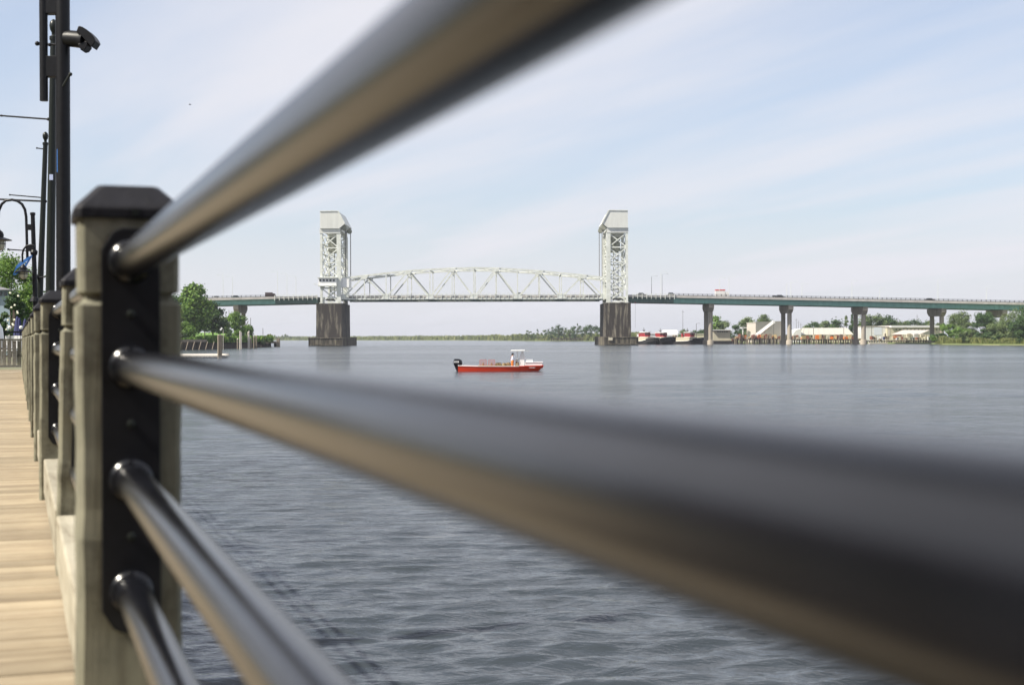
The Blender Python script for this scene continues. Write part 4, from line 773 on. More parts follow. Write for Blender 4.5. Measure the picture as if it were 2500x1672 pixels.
for i, (u, v, w, h, mm, nm, lab, cat) in enumerate(cl):
    Y = 696 + (i % 4); c = at(u, v, Y); ww, hh = w * Y / F, h * Y / F; g = random.Random(i); t = thing(nm, (c.x, c.y, c.z - hh/2), lab, cat)
    m = MB(); m.prism([(c.x - ww/2, c.y - 1, c.z - hh/2 - 0.3), (c.x + ww/2, c.y - 1, c.z - hh/2 - 0.3), (c.x + ww/2 * g.uniform(0.7, 1), c.y - 1, c.z + hh/2 * g.uniform(0.5, 1)), (c.x + ww * 0.1, c.y - 1, c.z + hh/2), (c.x - ww/2 * g.uniform(0.7, 1), c.y - 1, c.z + hh/2 * g.uniform(0.6, 1))], (0, 2, 0)); m.build('body', M[mm], t)
    m = MB(); [m.span(c.x - ww/2 + k * ww/3 - 0.08, c.x - ww/2 + k * ww/3 + 0.08, c.y - 1.15, c.y - 1.01, c.z - hh/2, c.z + hh * 0.4) for k in range(4)]; m.build('frame', M['pilelt'], t)
for i, (u, v) in enumerate([(1944, 777), (1949, 783), (2239, 768), (2192, 775), (1667, 757), (1955, 788)]):
    p = at(u, v, 760); t = thing('mast', (p.x, p.y, 0.5), ['thin mast left of the long pale roof', 'short thin mast at the end of the long roof', 'power mast above the cream warehouse', 'faint mast above the white shed', 'tall faint mast above the right tugboat', 'third thin mast at the long roof'][i], 'mast', 'thin masts behind the far docks')
    m = MB(); m.tube([(p.x, p.y, 0.5), p], [0.14, 0.07], 5); m.build('pole', M['rope'], t); m = MB(); m.beam((p.x - 0.7, p.y, p.z - 1), (p.x + 0.7, p.y, p.z - 1), 0.09); m.build('crossarm', M['rope'], t)
# ------------------------------------------------------------------ left bank bulkhead, docks
bw_ = thing('bulkhead', (xat(520, 440), 440, 0), 'dark timber bulkhead below the left bank lawn', 'bulkhead')
m = MB(); prev = None
for (u, Y) in ((430, 418), (545, 466), (636, 548), (652, 590)):
    x = xat(u, Y)
    if prev:
        L_ = math.dist(prev, (x, Y)); nn = int(L_ / 1.1)
        for k in range(nn): tt = k / nn; m.box((prev[0] + (x-prev[0])*tt, prev[1] + (Y-prev[1])*tt, 0.6 + 0.1 * (k % 3)), (0.7, 0.7, 3.6 + 0.3 * (k % 4)))
    prev = (x, Y)
m.build('sheet_piles', M['piling'], bw_)
m = MB(); m.beam((xat(430, 416), 416, 2.7), (xat(503, 440), 440, 2.7), 0.5, 0.7); m.build('cap_beam', M['pilelt'], bw_)
for k in range(6):
    u = 438 + k * 16; Y = 412 + k * 5; x = xat(u, Y); m = MB(); m.beam((x, Y - 1.5, -1), (x + 0.5, Y + 0.5, 2.4), 0.15); m.build('raker', M['pilelt'], bw_)
for i, (u, vt, Y) in enumerate([(586, 810, 500), (589, 813, 501), (608, 810, 510), (606, 812, 511), (611, 826, 512), (620, 822, 520), (626, 820, 524), (580, 828, 498)]):
    Y -= 48
    t = thing('mooring_piling', (xat(u, Y), Y, 0), 'slim pale piling at the left bank, %s' % ['tall one of the left pair', 'its shorter neighbour', 'tall one of the middle pair', 'its partner in the middle pair', 'thick short one by the middle pair', 'slender one near the platform', 'slender one next to the platform', 'short leftmost one'][i], 'piling', 'slim pilings on the left bank')
    m = MB(); m.tube([(0 + xat(u, Y), Y, -2), (xat(u, Y), Y, zat(u, vt, Y))], 0.22 if i != 4 else 0.45, 8); m.build('shaft', M['dock'] if i < 4 else M['pilelt'], t); m = MB(); m.lathe((xat(u, Y), Y, zat(u, vt, Y)), [(0.26, 0), (0.05, 0.3)], 8); m.build('pile_cap', M['dock'], t)
pl = thing('pier_platform', (xat(655, 575), 575, 0), 'old concrete pier platform on thick legs at the end of the left bank', 'pier')
m = MB(); m.span(xat(634, 572), xat(676, 572), 570, 578, zat(655, 838, 572), zat(655, 833.5, 572)); m.build('platform', M['pilelt'], pl)
for u in (640, 658, 673): m = MB(); m.span(xat(u - 3, 572), xat(u + 3, 572), 570.5, 573, -2, zat(655, 838, 572)); m.build('pier_leg', M['piling'], pl)
m = MB(); m.span(xat(675, 568), xat(682, 568), 568, 570, -2, zat(678, 825.5, 568)); m.build('corner_pile', M['pilelt'], pl)
t = thing('bush', at(655, 833, 574), 'dry bush growing on the old pier platform', 'bush'); V, Q, C = crown_arrays(5.0, 3.0, 700, 0.35, 8, seed=9); me = fast_mesh('foliage', V + np.array([0, 0, 1.4]), Q, M['reed']); o = bpy.data.objects.new('foliage', me); COL.objects.link(o); o.parent = t
fd = thing('float', (xat(623, 545), 545, 0), 'small pale float tied up below the pier platform', 'float'); m = MB(); m.span(xat(610, 545), xat(636, 545), 544, 548, 0.05, 0.55); m.build('deck', M['pilelt'], fd)
# near floating dock with piling
Yd = 236; fd = thing('floating_dock', (xat(490, Yd), Yd, 0), 'pale floating dock right of the first railing post', 'floating dock')
zd = 0.50; x1 = xat(547, Yd); x0 = xat(405, Yd)
for k in range(6):
    m = MB(); y = Yd + k * 5.0; m.span(xat(405, y), xat(547, y) , y, y + 4.7, zd - 0.18, zd); m.build('plank', M['dock'], fd)
m = MB(); m.span(x0, x1 + 0.1, Yd - 0.14, Yd - 0.02, zd - 0.2, zd + 0.04); m.build('edge_beam', M['dock'], fd)
for u in (443, 472, 501, 530, 415): m = MB(); m.span(xat(u - 6, Yd), xat(u + 6, Yd), Yd + 0.2, Yd + 3.2, -0.25, zd - 0.22); m.build('float', M['tughull'], fd)
pg = thing('dock_piling', (xat(538, 236), 236, 0), 'thick weathered piling at the end of the pale floating dock', 'piling')
m = MB(); m.box((xat(538, 236), 236.0 - 0.5, zat(538, 818, 236) / 2 - 1), (0.66, 0.6, zat(538, 818, 236) + 2), rz=R(22)); m.build('shaft', M['pilelt'], pg, bevel=0.04)
m = MB(); m.box((xat(538, 236), 235.5, zat(538, 817.5, 236)), (0.5, 0.45, 0.12), rz=R(22)); m.build('pile_top', M['dock'], pg)
sg = thing('river_sign', (xat(545, 430), 430, 1), 'white board on a thin pole behind the dock piling', 'sign'); m = MB(); m.tube([(xat(545, 430), 430, 0), at(545, 803, 430)], 0.09, 6); m.build('pole', M['dock'], sg); m = MB(); m.box(at(540, 803, 429.8), (0.9, 0.1, 0.45), M=Matrix.Rotation(R(-50), 3, 'Y')); m.build('board', M['whitepaint'], sg)
for i, (u, vt) in enumerate([(612, 776), (642, 801), (559, 757)]):
    p = at(u, vt, 640 if i else 600); t = thing('mast', (p.x, p.y, 1), ['thin mast behind the left bank shrubs', 'short mast above the old pier platform', 'pale double mast left of the left approach pier'][i], 'mast'); m = MB(); m.tube([(p.x, p.y, 1), p], 0.12, 5); m.build('pole', M['rope'] if i < 2 else M['dock'], t)
p0 = at(598, 800, 600); t = thing('derrick', p0, 'small slanted derrick arm above the left bank shrubs', 'derrick'); m = MB(); m.beam(p0, at(606, 784, 600), 0.3); m.beam(at(600, 800, 600), at(606, 784, 600), 0.12); m.build('arm', M['rope'], t)

# ------------------------------------------------------------------ the red skiff
BYd = 141.0; BX = at(1119.5, 860, BYd).x; KM = 0.00481 * BYd / 140
def bp(cx, cy, y=0.0): return (BX + (cx - 330) * KM, BYd + y, (705 - cy) * KM)
skiff = thing('skiff', (BX, BYd, 0), 'long red open work skiff with a white console and a black outboard', 'boat')
hw = 1.12
def sec(cx, w, ztop, zbot, wb, e=0.05):
    x = bp(cx, 0)[0]; zi = max(-0.02, zbot + 0.06)
    return [(x, BYd - w, ztop), (x, BYd - wb, zbot), (x, BYd + wb, zbot), (x, BYd + w, ztop), (x, BYd + w - e, ztop), (x, BYd + wb - e, zi), (x, BYd - wb + e, zi), (x, BYd - w + e, ztop)]
hull = MB(); hull.loft([sec(c, w, z, zb, wb) for c, w, z, zb, wb in ((332, hw*0.93, 0.545, -0.15, 0.9), (700, hw, 0.50, -0.18, 0.95), (1200, hw, 0.485, -0.18, 0.95), (1600, hw, 0.49, -0.15, 0.9), (1850, hw*0.92, 0.51, -0.05, 0.72), (1960, hw*0.84, 0.525, 0.03, 0.6), (2062, hw*0.72, 0.545, 0.42, 0.68))])
for cx in (334, 2050): x = bp(cx, 0)[0]; hull.span(x - 0.03, x + 0.03, BYd - (0.9 if cx < 400 else 0.72), BYd + (0.9 if cx < 400 else 0.72), -0.1 if cx < 400 else 0.44, 0.53)
ho = hull.build('hull', M['redhull'], skiff)
g = MB(); 
for s in (-1, 1): g.tube([(bp(c, 0)[0], BYd + s * w, z) for c, w, z in ((326, hw*0.93, 0.56), (700, hw, 0.512), (1200, hw, 0.498), (1570, hw, 0.50))], 0.026, 6)
g.span(bp(326, 0)[0], bp(345, 0)[0], BYd - hw*0.9, BYd + hw*0.9, 0.53, 0.62); g.build('gunwale', M['whitepaint'], skiff)
g = MB()
for s in (-1, 1): g.tube([(bp(c, 0)[0], BYd + s * w, z) for c, w, z in ((1570, hw, 0.505), (1850, hw*0.92, 0.53), (1960, hw*0.84, 0.545), (2062, hw*0.72, 0.565))], 0.035, 6)
g.build('bow_rub_rail', M['redhull'], skiff)
g = MB(); rr = random.Random(4)
for k in range(9):
    x, _, z = bp(1785 + k * 13, 628); g.box((x, BYd - 1.075 + k * 0.012, z), (0.035 if k % 2 else 0.05, 0.03, 0.05 + 0.03 * (k % 3 == 0)))
g.build('hull_lettering', M['whitepaint'], skiff, label='small white lettering near the bow')
g = MB(); g.tube([bp(1975, 690, -0.3), bp(2035, 678, -0.3), bp(2055, 655, -0.3), bp(2030, 610, -0.3)], 0.02, 5); g.build('bow_eye_line', M['dock'], skiff)
c = MB(); x0, _, z0 = bp(1577, 597); x1, _, z1 = bp(1676, 468)
def trap_poly(y): return [bp(1577, 700, y), bp(1676, 700, y), bp(1676, 470, y), bp(1706, 440, y), bp(1652, 305, y), bp(1618, 305, y), bp(1590, 400, y), bp(1577, 465, y)]
c.prism(trap_poly(-0.42), (0, 0.84, 0)); co = c.build('console', M['whitepaint'], skiff, bevel=0.015)
c = MB(); c.prism([bp(1395, 290, -0.75), bp(1410, 270, -0.75), bp(1690, 268, -0.75), bp(1692, 295, -0.75), bp(1400, 297, -0.75)], (0, 1.5, 0)); c.build('roof', M['whitepaint'], skiff, bevel=0.02)
c = MB(); c.tube([bp(1533, 297, -0.5), bp(1533, 590, -0.5)], 0.018, 6); c.tube([bp(1533, 297, 0.5), bp(1533, 590, 0.5)], 0.018, 6); c.tube([bp(1690, 285, 0), bp(1800, 305, 0)], 0.012, 5); c.box(bp(1533, 312, -0.45), (0.07, 0.07, 0.1)); c.build('roof_support', M['dock'], skiff)
c = MB(); c.prism([bp(1690, 590, -0.7), bp(2035, 590, -0.7), bp(2048, 528, -0.7), bp(1690, 530, -0.7)], (0, 1.4, 0)); c.build('bow_locker', M['whitepaint'], skiff, bevel=0.02)
c = MB(); c.prism([bp(1685, 528, -0.75), bp(2055, 526, -0.75), bp(2055, 513, -0.75), bp(1685, 517, -0.75)], (0, 1.5, 0)); c.build('locker_lid', M['whitepaint'], skiff)
c = MB(); c.prism([bp(1708, 515, -0.4), bp(1852, 515, -0.4), bp(1848, 452, -0.4), bp(1712, 450, -0.4)], (0, 0.8, 0)); c.build('cool_box', M['milk'] if 0 else M['whitepaint'], skiff, bevel=0.02)
c = MB(); c.prism([bp(345, 700, -0.84), bp(1800, 700, -0.84), bp(1800, 706, -0.84), bp(345, 706, -0.84)], (0, 1.68, 0)); c.build('floor', M['dock'], skiff)
for ca, cb in ((735, 1390), (1485, 1574)): c = MB(); c.prism([bp(ca, 584, -hw*0.97), bp(cb, 584, -hw*0.97), bp(cb, 594, -hw*0.97), bp(ca, 594, -hw*0.97)], (0, hw*1.94, 0)); c.build('work_platform', M['net'], skiff)
# outboard
def oring(cx0, cx1, cy, hwid): 
    a, b = bp(cx0, cy), bp(cx1, cy); return [(a[0], BYd - hwid*0.7, a[2]), ((a[0]+b[0])/2, BYd - hwid, a[2]), (b[0], BYd - hwid*0.7, b[2]), (b[0], BYd + hwid*0.7, b[2]), ((a[0]+b[0])/2, BYd + hwid, a[2]), (a[0], BYd + hwid*0.7, a[2])]
ob = MB(); ob.loft([oring(250, 330, 450, 0.10), oring(236, 385, 470, 0.2), oring(230, 402, 500, 0.24), oring(230, 404, 560, 0.24), oring(238, 396, 582, 0.2)]); obo = ob.build('outboard_motor', M['black'], skiff, smooth=True)
c = MB(); c.loft([oring(242, 350, 582, 0.13), oring(262, 342, 640, 0.08), oring(290, 345, 700, 0.05), oring(290, 340, 760, 0.04)]); c.build('outboard_leg', M['blackmatt'], obo)
c = MB(); a = bp(240, 492, -0.255); b = bp(338, 530, -0.255); c.span(a[0], b[0], BYd - 0.262, BYd - 0.21, b[2] + 0.02, a[2] - 0.02); c.build('cowl_stripe', M['whitepaint'], obo)
c = MB(); [c.box(bp(252 + k * 13, 510, -0.27), (0.035, 0.01, 0.05)) for k in range(6)]; c.build('cowl_lettering', M['blackmatt'], obo)
# crab traps
def trap(cx0, cx1, cy0, cy1, lab, y):
    t = thing('crab_trap', bp((cx0+cx1)/2, cy1, y), lab, 'crab trap', 'crab traps on the skiff'); a = Vector(bp(cx0, cy1, y)); b = Vector(bp(cx1, cy0, y)); dpt = 0.6
    m = MB()
    for yy in (y, y + dpt):
        cs = [(a.x, BYd+yy, a.z), (b.x, BYd+yy, a.z), (b.x, BYd+yy, b.z - 0.06), (b.x - 0.06, BYd+yy, b.z), (a.x + 0.06, BYd+yy, b.z), (a.x, BYd+yy, b.z - 0.06)]
        for i in range(6): m.beam(cs[i], cs[(i+1) % 6], 0.026)
    for xx, zz in ((a.x, a.z), (b.x, a.z), (a.x, b.z - 0.03), (b.x, b.z - 0.03)): m.beam((xx, BYd+y, zz), (xx, BYd+y+dpt, zz), 0.026)
    m.build('frame', M['trapwire'], t); m = MB()
    for k in range(1, 10): xx = a.x + (b.x-a.x)*k/10; m.beam((xx, BYd+y, a.z), (xx, BYd+y, b.z), 0.006); m.beam((xx, BYd+y+dpt, a.z), (xx, BYd+y+dpt, b.z), 0.006); m.beam((xx, BYd+y, b.z), (xx, BYd+y+dpt, b.z), 0.006)
    for k in range(1, 9): zz = a.z + (b.z-a.z)*k/9; m.beam((a.x, BYd+y, zz), (b.x, BYd+y, zz), 0.006); m.beam((a.x, BYd+y+dpt, zz), (b.x, BYd+y+dpt, zz), 0.006)
    m.build('mesh', M['trapwire'], t); m = MB(); m.lathe(((a.x+b.x)/2, BYd+y+0.3, a.z), [(0.1, 0), (0.07, 0.2), (0.02, 0.26)], 8); m.build('bait_well', M['net'], t)
trap(765, 900, 468, 580, 'left red wire crab trap on the skiff', -0.5)
trap(940, 1073, 470, 580, 'right red wire crab trap on the skiff', -0.45)
def lump(name, cx, cy, w, h, mt, lab, cat, y=0.0, wavy=True):
    V, Q, C = crown_arrays(w, h, 260, 0.09, 9, seed=int(cx)); p = bp(cx, cy, y); t = thing(name, p, lab, cat)
    me = fast_mesh('heap', V * np.array([1, 0.6, 0.7]), Q, mt); o = bpy.data.objects.new('heap', me); COL.objects.link(o); o.parent = t
    m = MB(); m.lathe(p, [(w*0.38, -h*0.5), (w*0.42, -h*0.1), (w*0.25, h*0.25)], 10); m.v = [(x, BYd + y + (yy - BYd - y) * 0.6, z) for x, yy, z in m.v]; m.build('core', mt, t); return t
lump('net_pile', 1150, 562, 0.85, 0.36, M['net'], 'brown net heap right of the right crab trap', 'net')
lump('net_pile', 1335, 560, 0.75, 0.42, M['net'], 'brown net heap behind the fisherman', 'net')
def basket(cx, cy, r, h, lab, y=-0.2, full=False):
    p = Vector(bp(cx, cy, y)); t = thing('bushel_basket', p, lab, 'basket', 'baskets on the skiff'); m = MB(); m.lathe(p, [(r*0.8, 0), (r, h), (r*0.92, h), (r*0.75, 0.03)], 14); m.build('basket_body', M['wicker'], t); m = MB()
    for z in (0.25, 0.95): m.lathe(p, [(r*(0.82+0.2*z) + 0.012, h*z - 0.02), (r*(0.82+0.2*z) + 0.012, h*z + 0.02)], 14)
    m.build('hoop', M['net'], t)
    if full: m = MB(); [m.ball(p + Vector((r*0.5*math.cos(k*1.3), r*0.5*math.sin(k*2.1), h + 0.03 * (k % 4))), 0.06, 6, 5) for k in range(10)]; m.build('crabs', M['rust'], t)
basket(1257, 594, 0.15, 0.27, 'pale bushel basket between the net heaps'); basket(1530, 592, 0.18, 0.3, 'bushel basket of brown catch in front of the fisherman', -0.3, True)
# the fisherman, back three-quarter to us, hands forward on the wheel
def skin_mesh(name, verts, edges, radii, mt, parent, root=0, sub=2):
    o0 = ROOT(parent); me = bpy.data.meshes.new(name); me.from_pydata([tuple(Vector(v) - o0) for v in verts], edges, []); me.materials.append(mt)
    o = bpy.data.objects.new(name, me); COL.objects.link(o); o.parent = parent
    md = o.modifiers.new('skin', 'SKIN'); md.use_smooth_shade = True
    for i, r in enumerate(radii): me.skin_vertices[0].data[i].radius = (r[0], r[1]) if isinstance(r, tuple) else (r, r)
    me.skin_vertices[0].data[root].use_root = True; s = o.modifiers.new('sub', 'SUBSURF'); s.levels = sub; s.render_levels = sub; return o
px_, _, pz_ = bp(1432, 590, -0.35); PY = BYd - 0.35; pf = 0.0; 
man = thing('person', (px_, PY, pf), 'fisherman in orange bib overalls and pale shirt steering the red skiff', 'person')
def q(x, y, z): return (px_ + x, PY + y, pf + z)
sc_ = 1.0
body_v = [q(0, 0, 0.93), q(0, 0, 1.12), q(0.01, 0, 1.34), q(0.02, 0, 1.47), q(0.03, 0, 1.56), q(0.035, 0, 1.68),
          q(0.0, -0.12, 0.88), q(0.03, -0.13, 0.48), q(0.0, -0.14, 0.08), q(0.12, -0.15, 0.03), q(-0.02, 0.12, 0.88), q(-0.02, 0.14, 0.48), q(-0.06, 0.15, 0.08), q(0.06, 0.16, 0.03),
          q(0.02, -0.19, 1.40), q(0.08, -0.26, 1.16), q(0.30, -0.20, 1.06), q(0.40, -0.17, 1.08), q(0.02, 0.19, 1.40), q(0.10, 0.25, 1.17), q(0.32, 0.18, 1.10), q(0.41, 0.15, 1.12)]
body_e = [(0,1),(1,2),(2,3),(3,4),(4,5),(0,6),(6,7),(7,8),(8,9),(0,10),(10,11),(11,12),(12,13),(3,14),(14,15),(15,16),(16,17),(3,18),(18,19),(19,20),(20,21)]
body_r = [0.14, 0.135, 0.15, 0.09, 0.055, 0.10, 0.09, 0.065, 0.05, 0.045, 0.09, 0.065, 0.05, 0.045, 0.065, 0.05, 0.04, 0.035, 0.065, 0.05, 0.04, 0.035]
skin_mesh('body', body_v, body_e, body_r, M['skin'], man)
idx = [0,1,2,3,14,15,16,18,19,20]; mp_ = {v: i for i, v in enumerate(idx)}
skin_mesh('shirt', [body_v[i] for i in idx], [(mp_[a], mp_[b]) for a, b in body_e if a in mp_ and b in mp_], [body_r[i] * 1.16 + 0.01 for i in idx], M['shirt'], man)
idx = [0,1,6,7,8,10,11,12]; mp_ = {v: i for i, v in enumerate(idx)}
skin_mesh('bib_overalls', [body_v[i] for i in idx], [(mp_[a], mp_[b]) for a, b in body_e if a in mp_ and b in mp_], [body_r[i] * 1.2 + 0.025 for i in idx], M['orange'], man)
m = MB()
for s in (-1, 1): m.beam(q(-0.165, s * 0.05, 1.15), q(-0.10, s * 0.12, 1.47), 0.035, 0.02); m.beam(q(-0.10, s * 0.12, 1.47), q(0.10, s * 0.12, 1.47), 0.035, 0.02)
m.build('straps', M['orange'], man)
m = MB(); m.ball(q(0.03, 0, 1.735), 0.112, 12, 8, (1, 0.95, 0.75)); m.box(q(0.15, 0, 1.715), (0.13, 0.15, 0.015)); m.build('cap', M['capcloth'], man, smooth=True)
m = MB(); m.ball(q(-0.03, 0, 1.67), 0.10, 10, 7, (0.85, 0.95, 0.9)); m.build('hair', M['capcloth'], man, smooth=True)
m = MB()
for y, x in ((-0.165, 0.43), (0.145, 0.44)):
    for k in range(4): m.tube([q(x, y - 0.03 + 0.02 * k, 1.085 + (0.04 if y > 0 else 0)), q(x + 0.05, y - 0.03 + 0.02 * k, 1.08 + (0.04 if y > 0 else 0)), q(x + 0.06, y - 0.03 + 0.02 * k, 1.05 + (0.04 if y > 0 else 0))], 0.009, 5)
    m.ball(q(x, y, 1.075 + (0.04 if y > 0 else 0)), 0.042, 8, 6, (1.1, 1, 0.6))
m.build('gloved_hands', M['capcloth'], man)
wl = MB(); cc = Vector(q(0.50, -0.01, 1.08)); ring = [cc + Matrix.Rotation(R(30), 3, 'Y') @ Vector((0, 0.19*math.cos(a*math.pi/8), 0.19*math.sin(a*math.pi/8))) for a in range(17)]; wl.tube(ring, 0.014, 6, False); wl.tube([cc, bp(1590, 480, -0.36)], 0.02, 6)
for k in (0, 5, 11): wl.tube([cc, ring[k]], 0.01, 5)
wl.build('steering_wheel', M['blackmatt'], skiff)
# distant boats and the gull
db = thing('motorboat', (xat(1194, 1880), 1880, 0), 'tiny pale motorboat near the marsh shore', 'boat'); m = MB(); m.loft([[(xat(1190, 1880), 1879, 0), (xat(1190, 1880), 1882, 0), (xat(1190, 1880), 1882, 1.3), (xat(1190, 1880), 1879, 1.3)], [(xat(1198, 1880), 1880, 0), (xat(1198, 1880), 1881, 0), (xat(1199, 1880), 1881, 1.6), (xat(1199, 1880), 1880, 1.6)]]); m.build('hull', M['whitepaint'], db); m = MB(); m.box((xat(1194, 1880), 1880.5, 2.1), (1.8, 1.6, 1.5)); m.build('cabin', M['cream'], db)
gp = at(464, 256, 210); gl = thing('gull', gp, 'small dark gull flying in the sky left of the rail', 'bird')
m = MB(); m.loft([[gp + Vector((x, r * math.cos(a), r * math.sin(a))) for a in (0, 1.57, 3.14, 4.71)] for x, r in ((-0.22, 0.01), (-0.08, 0.05), (0.08, 0.045), (0.2, 0.01))]); m.build('body', M['polegrey'], gl)
for s in (-1, 1): m = MB(); m.add([gp + Vector((0.05, 0, 0.02)), gp + Vector((-0.07, 0, 0.02)), gp + Vector((-0.02 + s*0.02, s*0.25, 0.09)), gp + Vector((0.07, s*0.25, 0.09)), gp + Vector((-0.1, s*0.6, 0.0)), gp + Vector((0.05, 0, 0.0)), gp + Vector((-0.07, 0, 0.0))], [(0,1,2,3),(3,2,4),(5,6,2,3)]); m.build('wing', M['polegrey'], gl)

# ------------------------------------------------------------------ boardwalk
bwk = MB()
for t_ in (-3.1, -1.6, -0.1):
    a = W(-8, t_, DECK - 0.20); b = W(40.5, t_, DECK - 0.20); bwk.beam(a, b, 0.09, 0.28)
bo = struct(bwk.build('boardwalk', M['post']))
bd = MB(); bd.box((0, 0, 0), (3.55, 0.1345, 0.038)); proto = bd.build('deck_board', M['deck'], None, bevel=0.004); bme = proto.data; bpy.data.objects.remove(proto)
rr = random.Random(2); bm_v = []
for k in range(4):
    me = bme.copy(); me.name = 'deck_board'; bm_v.append(me)
s = -1.9; cnt = 0
while s < 40.4 and cnt < 295:
    o = bpy.data.objects.new('deck_board', bm_v[cnt % 4]); COL.objects.link(o); o.parent = bo; c = W(s, -1.47 + rr.uniform(-0.006, 0.006), DECK - 0.019 + rr.uniform(-0.002, 0.0015))
    o.location = c; o.rotation_euler = (rr.uniform(-0.004, 0.004), rr.uniform(-0.0006, 0.0006), TH + rr.uniform(-0.0012, 0.0012)); s += 0.1445; cnt += 1
    if cnt % 1 == 0 and s < 30:
        md = o.modifiers.new('edge', 'BEVEL'); md.width = 0.005; md.segments = 1; md.limit_method = 'ANGLE'
HWP = 0.0925; TC = 0.103 + HWP
def post_at(s, top, lab, detailed=True, dt=0.0, lean=0.0):
    c = W(s, TC + dt); root = thing('railing_post', (c.x, c.y, EYE + DECK), lab, 'railing post', 'boardwalk railing posts')
    rot = Matrix.Rotation(TH, 3, 'Z')
    def LP(x, y, z): v = rot @ Vector((x, y, 0)); return (c.x + v.x, c.y + v.y, EYE + z)
    m = MB(); rings = []; gz = top - 0.144; h = HWP; g = random.Random(int(s * 100))
    prof = [(-1.3 + 0.055 * k_, h + g.uniform(-0.0009, 0.0006)) for k_ in range(int((gz + 1.25) / 0.055))] + [ (gz - 0.016, h), (gz - 0.006, h - 0.012), (gz - 0.003, h - 0.014), (gz + 0.004, h - 0.014), (gz + 0.008, h - 0.004), (gz + 0.012, h - 0.003), (top + 0.004, h - 0.003)]
    for z, r in prof:
        j = g.uniform(-0.0015, 0.0015); b = 0.009; r += j
        pts = [(-r + b, -r), (r - b, -r), (r, -r + b), (r, r - b), (r - b, r), (-r + b, r), (-r, r - b), (-r, -r + b)]
        rings.append([LP(x, y, z) for x, y in pts])
    m.loft(rings); m.build('timber', M['post'], root)
    m = MB(); k = h + 0.006; zz = top
    def sq(r, z, b=0.012): return [LP(x, y, z) for x, y in ((-r+b, -r), (r-b, -r), (r, -r+b), (r, r-b), (r-b, r), (-r+b, r), (-r, r-b), (-r, -r+b))]
    m.loft([sq(k, zz - 0.002), sq(k, zz + 0.016), sq(k - 0.004, zz + 0.022), sq(0.056, zz + 0.060), sq(0.053, zz + 0.062)]); cp = m.build('post_cap', M['cap'], root, bevel=0.002)
    m = MB(); m.box(LP(0.01, -k - 0.002, zz + 0.010), (0.012, 0.006, 0.012), rz=TH); m.build('cap_screw', M['polegrey'], cp)
    for sg_ in (-1, 1):
        m = MB(); y0 = sg_ * (h + 0.001); y1 = sg_ * (h + 0.011); zt_, zb_ = top - 0.02, -0.535; w = 0.052
        shape = [(-w, zb_ + 0.04), (-w + 0.02, zb_ + 0.008), (-w*0.3, zb_), (w*0.3, zb_), (w - 0.02, zb_ + 0.008), (w, zb_ + 0.04), (w, zt_ - 0.04), (w - 0.02, zt_ - 0.008), (w*0.3, zt_), (-w*0.3, zt_), (-w + 0.02, zt_ - 0.008), (-w, zt_ - 0.04)]
        dv = rot @ Vector((0, y1 - y0, 0)); m.prism([LP(x, y0, z) for x, z in shape], dv); m.build('mounting_plate', M['blackmatt'], root, bevel=0.002 if detailed else 0)
        if detailed:
            for z in (0.045, -0.155, -0.36, -0.515):
                m = MB(); a = Vector(LP(0.0, sg_ * (h + 0.011), z)); dd = rot @ Vector((0, sg_, 0)); m.tube([a, a + dd * 0.004, a + dd * 0.006], [0.008, 0.008, 0.004], 10); m.build('plate_screw', M['polegrey'], root)
        for z in (0.141, -0.0515, -0.257, -0.460):
            if detailed:
                m = MB(); a = Vector(LP(0, sg_ * (h + 0.011), z)); dd = rot @ Vector((0, sg_, 0)); m.tube([a, a + dd * 0.004, a + dd * 0.008, a + dd * 0.012, a + dd * 0.014], [0.041, 0.041, 0.038, 0.034, 0.0315], 28); m.build('collar', M['black'], root, smooth=True)
    if lean: root.rotation_euler = Matrix.Rotation(R(lean), 4, D).to_euler()
    return root
ORD = ['the one behind the camera', 'the nearest', 'the second', 'the third', 'the fourth', 'the fifth', 'the sixth', 'the seventh', 'the eighth', 'the ninth', 'the tenth', 'the eleventh', 'the twelfth', 'the thirteenth', 'the fourteenth', 'the last']
posts_s = [-2.1, 2.777] + [2.777 + 2.44 * k for k in range(1, 15)]
ordw = ['behind the camera', 'nearest, large and out of focus', 'second, just left of the nearest', 'third from the camera', 'fourth from the camera', 'fifth', 'sixth', 'seventh', 'eighth', 'ninth', 'tenth', 'eleventh', 'twelfth', 'thirteenth', 'fourteenth', 'last, next to the picket fence']
for i, s in enumerate(posts_s):
    post_at(s, 0.2217 if i == 1 else 0.184 + 0.006 * (i == 4), 'weathered timber railing post with a black cap, %s' % ordw[i], detailed=i < 4, dt=0.022 if i == 2 else 0.0, lean={2: 1.3, 3: 0.4}.get(i, 0.0))
